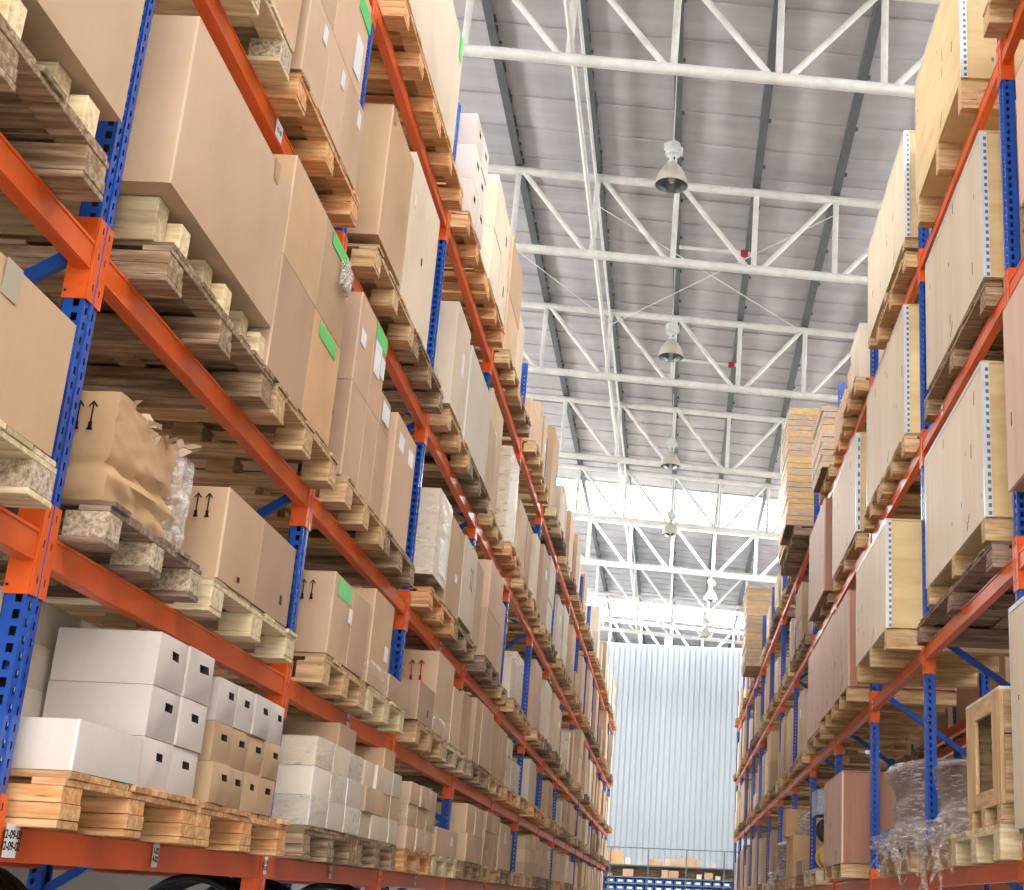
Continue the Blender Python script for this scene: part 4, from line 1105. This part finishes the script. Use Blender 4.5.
# roof lining with laps, and skylight strips
RZ = lambda x: zt(x)+.262
SKY = [(-2.5, -.5), (7.2, 8.2), (42.3, 46.2), (60.2, 64.0)]  # the two nearest strips are out of view, added to light near goods
mb = MB(); xs = [X0-.5, X1+.5]
ys = []; y = yA
cuts = sorted(sum([[a_, b_] for a_, b_ in SKY], []))
seg = [yA]+cuts+[yB]
for s in range(0, len(seg)-1, 2):
    y = seg[s]; e = seg[s+1]
    while y < e-.05:
        y2 = min(y+1.0, e)
        nx = 24
        for i in range(nx):
            xa = xs[0]+(xs[1]-xs[0])*i/nx; xb = xs[0]+(xs[1]-xs[0])*(i+1)/nx
            ym = (y+y2)/2
            sa = lambda x: .018*math.sin(x*1.9+y*3.1)+.022
            mb.quad((xa, y, RZ(xa)), (xb, y, RZ(xb)), (xb, ym, RZ(xb)-sa(xb)), (xa, ym, RZ(xa)-sa(xa)))
            mb.quad((xa, ym, RZ(xa)-sa(xa)), (xb, ym, RZ(xb)-sa(xb)), (xb, y2, RZ(xb)), (xa, y2, RZ(xa)))
        mb.box(xs[0], xs[1], y2-.012, y2+.012, RZ(0)-.9, RZ(0)-.89) if False else None
        for i in range(nx):
            xa = xs[0]+(xs[1]-xs[0])*i/nx; xb = xs[0]+(xs[1]-xs[0])*(i+1)/nx
            mb.quad((xa, y2-.02, RZ(xa)-.03), (xb, y2-.02, RZ(xb)-.03), (xb, y2+.02, RZ(xb)-.03), (xa, y2+.02, RZ(xa)-.03))
            mb.quad((xa, y2-.02, RZ(xa)), (xb, y2-.02, RZ(xb)), (xb, y2-.02, RZ(xb)-.03), (xa, y2-.02, RZ(xa)-.03))
        y = y2
mb.quad((xs[0], yA, RZ(xs[0])+.12), (xs[1], yA, RZ(xs[1])+.12), (xs[1], yA+.01, RZ(xs[1])+.12), (xs[0], yA+.01, RZ(xs[0])+.12))
struct('ceiling', mb.mesh('ceiling', 'ceiling', smooth=50))
for k, (a_, b_) in enumerate(SKY):
    mb = MB()
    for i in range(12):
        xa = xs[0]+(xs[1]-xs[0])*i/12+.02; xb = xs[0]+(xs[1]-xs[0])*(i+1)/12-.02
        mb.quad((xa, a_, RZ(xa)+.03), (xa, b_, RZ(xa)+.03), (xb, b_, RZ(xb)+.03), (xb, a_, RZ(xb)+.03))
    struct('window_%d' % (k+1), mb.mesh('window_%d' % (k+1), 'skylight'))
# unseen glowing bands added high on the side walls, lighting roof and trusses
for k, x in enumerate((X0-.58, X1+.58)):
    mb = MB(); s_ = .02 if x < 0 else -.02
    for j in range(12 if x < 0 else 8):
        y_ = 2+6*j; mb.box(x, x+s_, y_, y_+5.4, 7.6, 9.4)
    struct('window_%d' % (k+5), mb.mesh('window_%d' % (k+5), 'wallglow'))
# bracing rods under the roof
for k, (p, q, lab) in enumerate((
    ((-1.8, 22.6, 11.9), (2.4, 28.0, 11.9), 'thin white brace rod crossing below the roof, middle'),
    ((2.4, 22.5, 11.85), (-1.8, 28.0, 11.9), 'thin white brace rod crossing the other way, middle'),
    ((-4.6, 22.6, 12.0), (-1.8, 28, 11.95), 'thin white brace rod left of the girder'))):
    mb = MB(); q2 = Vector(q)-Vector(p); mb.ring_tube([(0, 0, 0), tuple(q2)], .010, 6)
    solid('brace_rod', mb.mesh('brace_rod', 'whitesteel', smooth=60), lab, 'rod', p, 'roof brace rods')
for k, y in enumerate((24.6, 30.5)):
    mb = MB(); mb.ring_tube([(0, 0, 0), (1.42, 0, SL*1.42)], .04, 8)
    t = thing('cross_pipe', 'white cross pipe with a red clamp between purlins, %s' % ('nearer', 'farther')[k], 'pipe', (NX[7]+.05, y, zt(NX[7])-.05), 'cross pipes')
    link('pipe', mb.mesh('pipe', 'whitesteel', smooth=60), t)
    mb = MB(); mb.box(1.2, 1.34, -.05, .05, -.14, -.02, 0, .01); link('clamp', mb.mesh('clamp', 'redpaint'), t)

# ---- pendant lamps
lamp_me = None
def lamp(label, x, y, z, first=[None]):
    if first[0] is None:
        g = {}
        mb = MB(); prof = [(.068, .37), (.075, .36), (.10, .33), (.15, .27), (.20, .18), (.235, .09), (.25, .0), (.256, -.004), (.256, -.012), (.245, -.012), (.232, .075), (.19, .175), (.14, .26), (.06, .33)]
        mb.lathe(prof, 40); g['bell'] = mb.mesh('bell', ['lampbell', 'reflector'], smooth=40, fix=True)
        for p in g['bell'].polygons:
            if p.index // 40 >= 9: p.material_index = 1
        mb = MB(); mb.lathe([(0.0, .0), (.03, .01), (.055, .06), (.06, .12), (.045, .18), (.03, .26), (0, .27)], 20, (0, 0, .02)); g['bulb'] = mb.mesh('bulb', 'glass', smooth=60, fix=True)
        mb = MB(); mb.lathe([(0, .36), (.07, .36), (.07, .47), (.078, .475), (.078, .49), (.07, .495), (0, .495)], 28)
        for k in range(4):
            an = k*PI/2+.4; mb.box(.062*math.cos(an)-.01, .062*math.cos(an)+.01, .072*math.sin(an)-.01, .072*math.sin(an)+.01, .40, .44, 1)
        g['neck'] = mb.mesh('neck', ['lampwhite', 'dark'], smooth=40)
        mb = MB(); mb.lathe([(0, .495), (.10, .497), (.115, .51), (.115, .53), (.10, .54), (.10, .56), (.12, .57), (.12, .68), (.10, .71), (.04, .74), (0, .745)], 28)
        mb.box(.06, .15, -.05, .05, .52, .64, 0, .015); mb.box(-.14, -.06, -.05, .05, .60, .70, 0, .015)
        g['ballast_housing'] = mb.mesh('ballast_housing', 'lampwhite', smooth=40)
        mb = MB(); mb.ring_tube([(0, 0, .74), (0, 0, .80)], .018, 8); mb.ring_tube([(0, 0, .79), (0, 0, 2.02)], .009, 6); g['cord'] = mb.mesh('cord', 'lampwhite', smooth=60)
        first[0] = g
    t = thing('pendant_lamp', label, 'lamp', (x, y, z), 'high-bay pendant lamps')
    for k, me in first[0].items(): link(k, me, t)
for k, (x, y) in enumerate(((-.43, 18.9), (-.43, 25.9), (-.43, 33.2), (-.43, 40.0))):
    lamp('white bell-shaped pendant lamp, %s down the aisle' % ('nearest and largest', 'second', 'third', 'fourth and smallest')[k], x, y, 10.37)
lamp('glowing pale pendant lamp right of centre beyond the racks, nearer', 1.0, 48.2, 10.2)
lamp('glowing pale pendant lamp right of centre beyond the racks, farther', 1.0, 55.3, 10.2)

vv, ff, mm, mats = [], [], [], []
for mname, (v, f) in SMALL_V.items():
    o = len(vv); vv += v; ff += [tuple(i+o for i in q) for q in f]; mm += [len(mats)]*len(f); mats.append(bpy.data.materials[mname])
if vv:
    me = bpy.data.meshes.new('distant_cardboard_boxes'); me.from_pydata(vv, [], ff)
    for q in mats: me.materials.append(q)
    me.polygons.foreach_set('material_index', mm); me.update()
    tag(link('distant_cardboard_boxes', me), 'distant small cardboard boxes massed towards the far ends of both racks', 'boxes', kind='stuff')

# ================================================================== FAR END
WY = 61.0; WT = 10.74
mb = MB(); x = -9.5; p = .238
while x < 9.5:
    mb.quad((x, 0, -EYE), (x+.17, 0, -EYE), (x+.17, 0, WT), (x, 0, WT))
    mb.quad((x+.17, 0, -EYE), (x+.185, .045, -EYE), (x+.185, .045, WT), (x+.17, 0, WT))
    mb.quad((x+.185, .045, -EYE), (x+.223, .045, -EYE), (x+.223, .045, WT), (x+.185, .045, WT))
    mb.quad((x+.223, .045, -EYE), (x+p, 0, -EYE), (x+p, 0, WT), (x+.223, .045, WT)); x += p
struct('wall_far', mb.mesh('wall_far', 'wallwhite'), (0, WY, 0))
mb = MB(); mb.box(-9.5, 9.5, .05, .12, WT-.02, WT+.08); struct('trim_1', mb.mesh('trim_1', 'whitesteel'), (0, WY, 0))
mb = MB(); mb.box(-12, 12, 0, .1, -EYE, 14); struct('wall_back', mb.mesh('wall_back', 'wallwhite'), (0, 78.2, 0))
for nm, x in (('wall_left', X0-.6), ('wall_right', X1+.6)):
    mb = MB(); mb.box(0, .1 if x > 0 else -.1, yA, yB+.2, -EYE, 13.4); struct(nm, mb.mesh(nm, 'wallside'), (x, 0, 0))
mb = MB()  # unseen near wall, its door opening shaped to keep light within the aisle
for q in ((X0-.6, -3.2, -EYE, 13.4), (3.0, X1+.6, -EYE, 13.4), (-3.2, 3.0, 5.2, 13.4)): mb.box(q[0], q[1], -6.1, -6, q[2], q[3])
struct('wall_near', mb.mesh('wall_near', 'wallside'))
mb = MB(); mb.box(X0-1.5, X1+1.5, -14, 80, -.1, 0); struct('floor', mb.mesh('floor', 'floor'), (0, 0, -EYE))
for k, (x, y) in enumerate(((-.55, 64.5),)):
    mb = MB(); mb.box(-.16, .16, -.16, .16, 0, 11.8+EYE); mb.box(-.3, .3, -.3, .3, 0, .03)
    solid('steel_column', mb.mesh('steel_column', 'whitesteel'), 'white steel column rising behind the corrugated partition wall', 'column', (x, y, -EYE))
# small-parts shelving in front of the far wall
SY = 58.2
t = thing('parts_shelving', 'grey shelving full of small boxes and blue bins at the aisle end', 'shelving', (0, SY, -EYE))
for x in (-5.5, -3.95, -2.42, -.9, .62, 2.14, 3.66, 5.2):
    for yy in (0, .5):
        mb = MB(); mb.box(x-.02, x+.02, yy, yy+.04, 0, 2.13+EYE); link('post', mb.mesh('post', 'galv'), t)
for zz in (-1.3, -.75, -.1, .20, .46, .725, .97, 1.42):
    mb = MB(); mb.box(-5.5, 5.2, -.01, .55, zz+EYE, zz+EYE+.05); link('shelf_board', mb.mesh('shelf_board', 'galv'), t)
mb = MB(); mb.box(-5.5, 5.2, .52, .54, .2, 1.42+EYE); link('dark_backing', mb.mesh('dark_backing', 'oldwood'), t)  # brown sheet added so the gaps between shelves read dark
mb = MB(); mb.box(-5.5, 5.2, -.01, .02, 2.10+EYE, 2.14+EYE); link('top_rail', mb.mesh('top_rail', 'galv'), t)
rnd = random.Random(9)
items = [(-2.95, .3, .18, 'white'), (-2.55, .62, .52, 'kraft'), (-1.83, .22, .26, 'offwhite'), (-1.35, .2, .12, 'white'), (-.88, .26, .24, 'brown'), (-.60, .26, .24, 'brown'),
         (-.25, .24, .26, 'tan'), (0.02, .26, .26, 'tan'), (.3, .26, .34, 'rose'), (.64, .32, .36, 'brown'), (1.0, .2, .30, 'rose'), (1.62, .2, .16, 'white')]
PLC = ['leftmost', 'second from left', 'third from left', 'fourth from left', 'fifth from left', 'sixth from left', 'seventh from left', 'eighth from left', 'ninth from left', 'tenth from left', 'eleventh from left', 'rightmost']
for k, (x, w, h, m) in enumerate(items):
    mb = MB(); mb.box(0, w, 0, .3, 0, h, 0, .006)
    solid('small_box', mb.mesh('small_box', m), 'small %s box on the far shelving\'s upper shelf, %s' % (BOXC[m], PLC[k]), 'box', (x, SY+.06, 1.472), 'small boxes on the far shelving')
for k, (x, w, h, m) in enumerate(((-2.9, .3, .16, 'tan'), (-2.5, .16, .1, 'white'), (-1.9, .42, .28, 'rose'), (-.35, .26, .3, 'rose'), (-.07, .4, .28, 'rose'), (1.05, .2, .18, 'white'), (1.36, .34, .26, 'rose'), (1.8, .2, .14, 'white'))):
    mb = MB(); mb.box(0, w, 0, .3, 0, h, 0, .006)
    solid('small_box', mb.mesh('small_box', m), 'small %s box on the far shelving\'s middle shelf, %s' % (BOXC[m], PLC[k] if k < 7 else 'rightmost'), 'box', (x, SY+.06, 1.022), 'small boxes on the far shelving')
bin_me = None
mb = MB(); w_, d_, h_ = .34, .38, .20
mb.box(0, w_, .02, d_, 0, .02); mb.box(0, .015, .02, d_, .02, h_); mb.box(w_-.015, w_, .02, d_, .02, h_); mb.box(0, w_, d_-.015, d_, .02, h_); mb.box(0, w_, .02, .035, .02, h_*.72)
mb.box(.08, w_-.08, .012, .02, h_*.2, h_*.55, 1)
bin_me = mb.mesh('plastic_bin', ['binblue', 'label'])
for r_, zz in enumerate((.775, .51)):
    for k in range(15):
        x = -3.3+k*.385
        solid('plastic_bin', bin_me, 'blue plastic bin with white card, %s row, %s bin on the far shelving' % (('upper', 'lower')[r_], ORD[k]), 'bin', (x, SY+.02, zz), 'blue bins on the far shelving')

# ================================================================== light
w = bpy.data.worlds.new('World'); scene.world = w; w.use_nodes = True
bg = w.node_tree.nodes['Background']; bg.inputs[0].default_value = (1, .965, .92, 1); bg.inputs[1].default_value = 6.0

# ================================================================== camera
cd = bpy.data.cameras.new('camera'); cam = bpy.data.objects.new('camera', cd); COL.objects.link(cam)
Xw = Vector((9.99086323e-01, -4.27371714e-02, 2.30943160e-04)); Yw = Vector((-0.01359692, -0.31272921, 0.949745)); Zw = Vector((0.04051719, 0.94888038, 0.31302457))
m = Matrix.Identity(4)
for i, ax in enumerate((Xw, Yw, Zw)):
    m[i][0] = ax[0]; m[i][1] = ax[1]; m[i][2] = -ax[2]
m[0][3], m[1][3], m[2][3] = 0, 0, EYE
cam.matrix_world = m
cd.sensor_fit = 'HORIZONTAL'; cd.sensor_width = 36; cd.lens = 1397/1024*36; cd.shift_x = -(689-512)/1024; cd.shift_y = 0
cd.clip_end = 300; cd.clip_start = .05
scene.camera = cam
vs = scene.view_settings; vs.view_transform = 'Standard'; vs.look = 'None'; vs.gamma = 1; vs.use_curve_mapping = False
vs.exposure = 0.74
scene.cycles.use_denoising = True
scene.cycles.max_bounces = 8; scene.cycles.diffuse_bounces = 2; scene.cycles.glossy_bounces = 3; scene.cycles.transparent_max_bounces = 12
scene.cycles.use_adaptive_sampling = True; scene.cycles.adaptive_threshold = .01
scene.cycles.sample_clamp_indirect = 8
print('OBJECTS', len(bpy.data.objects))
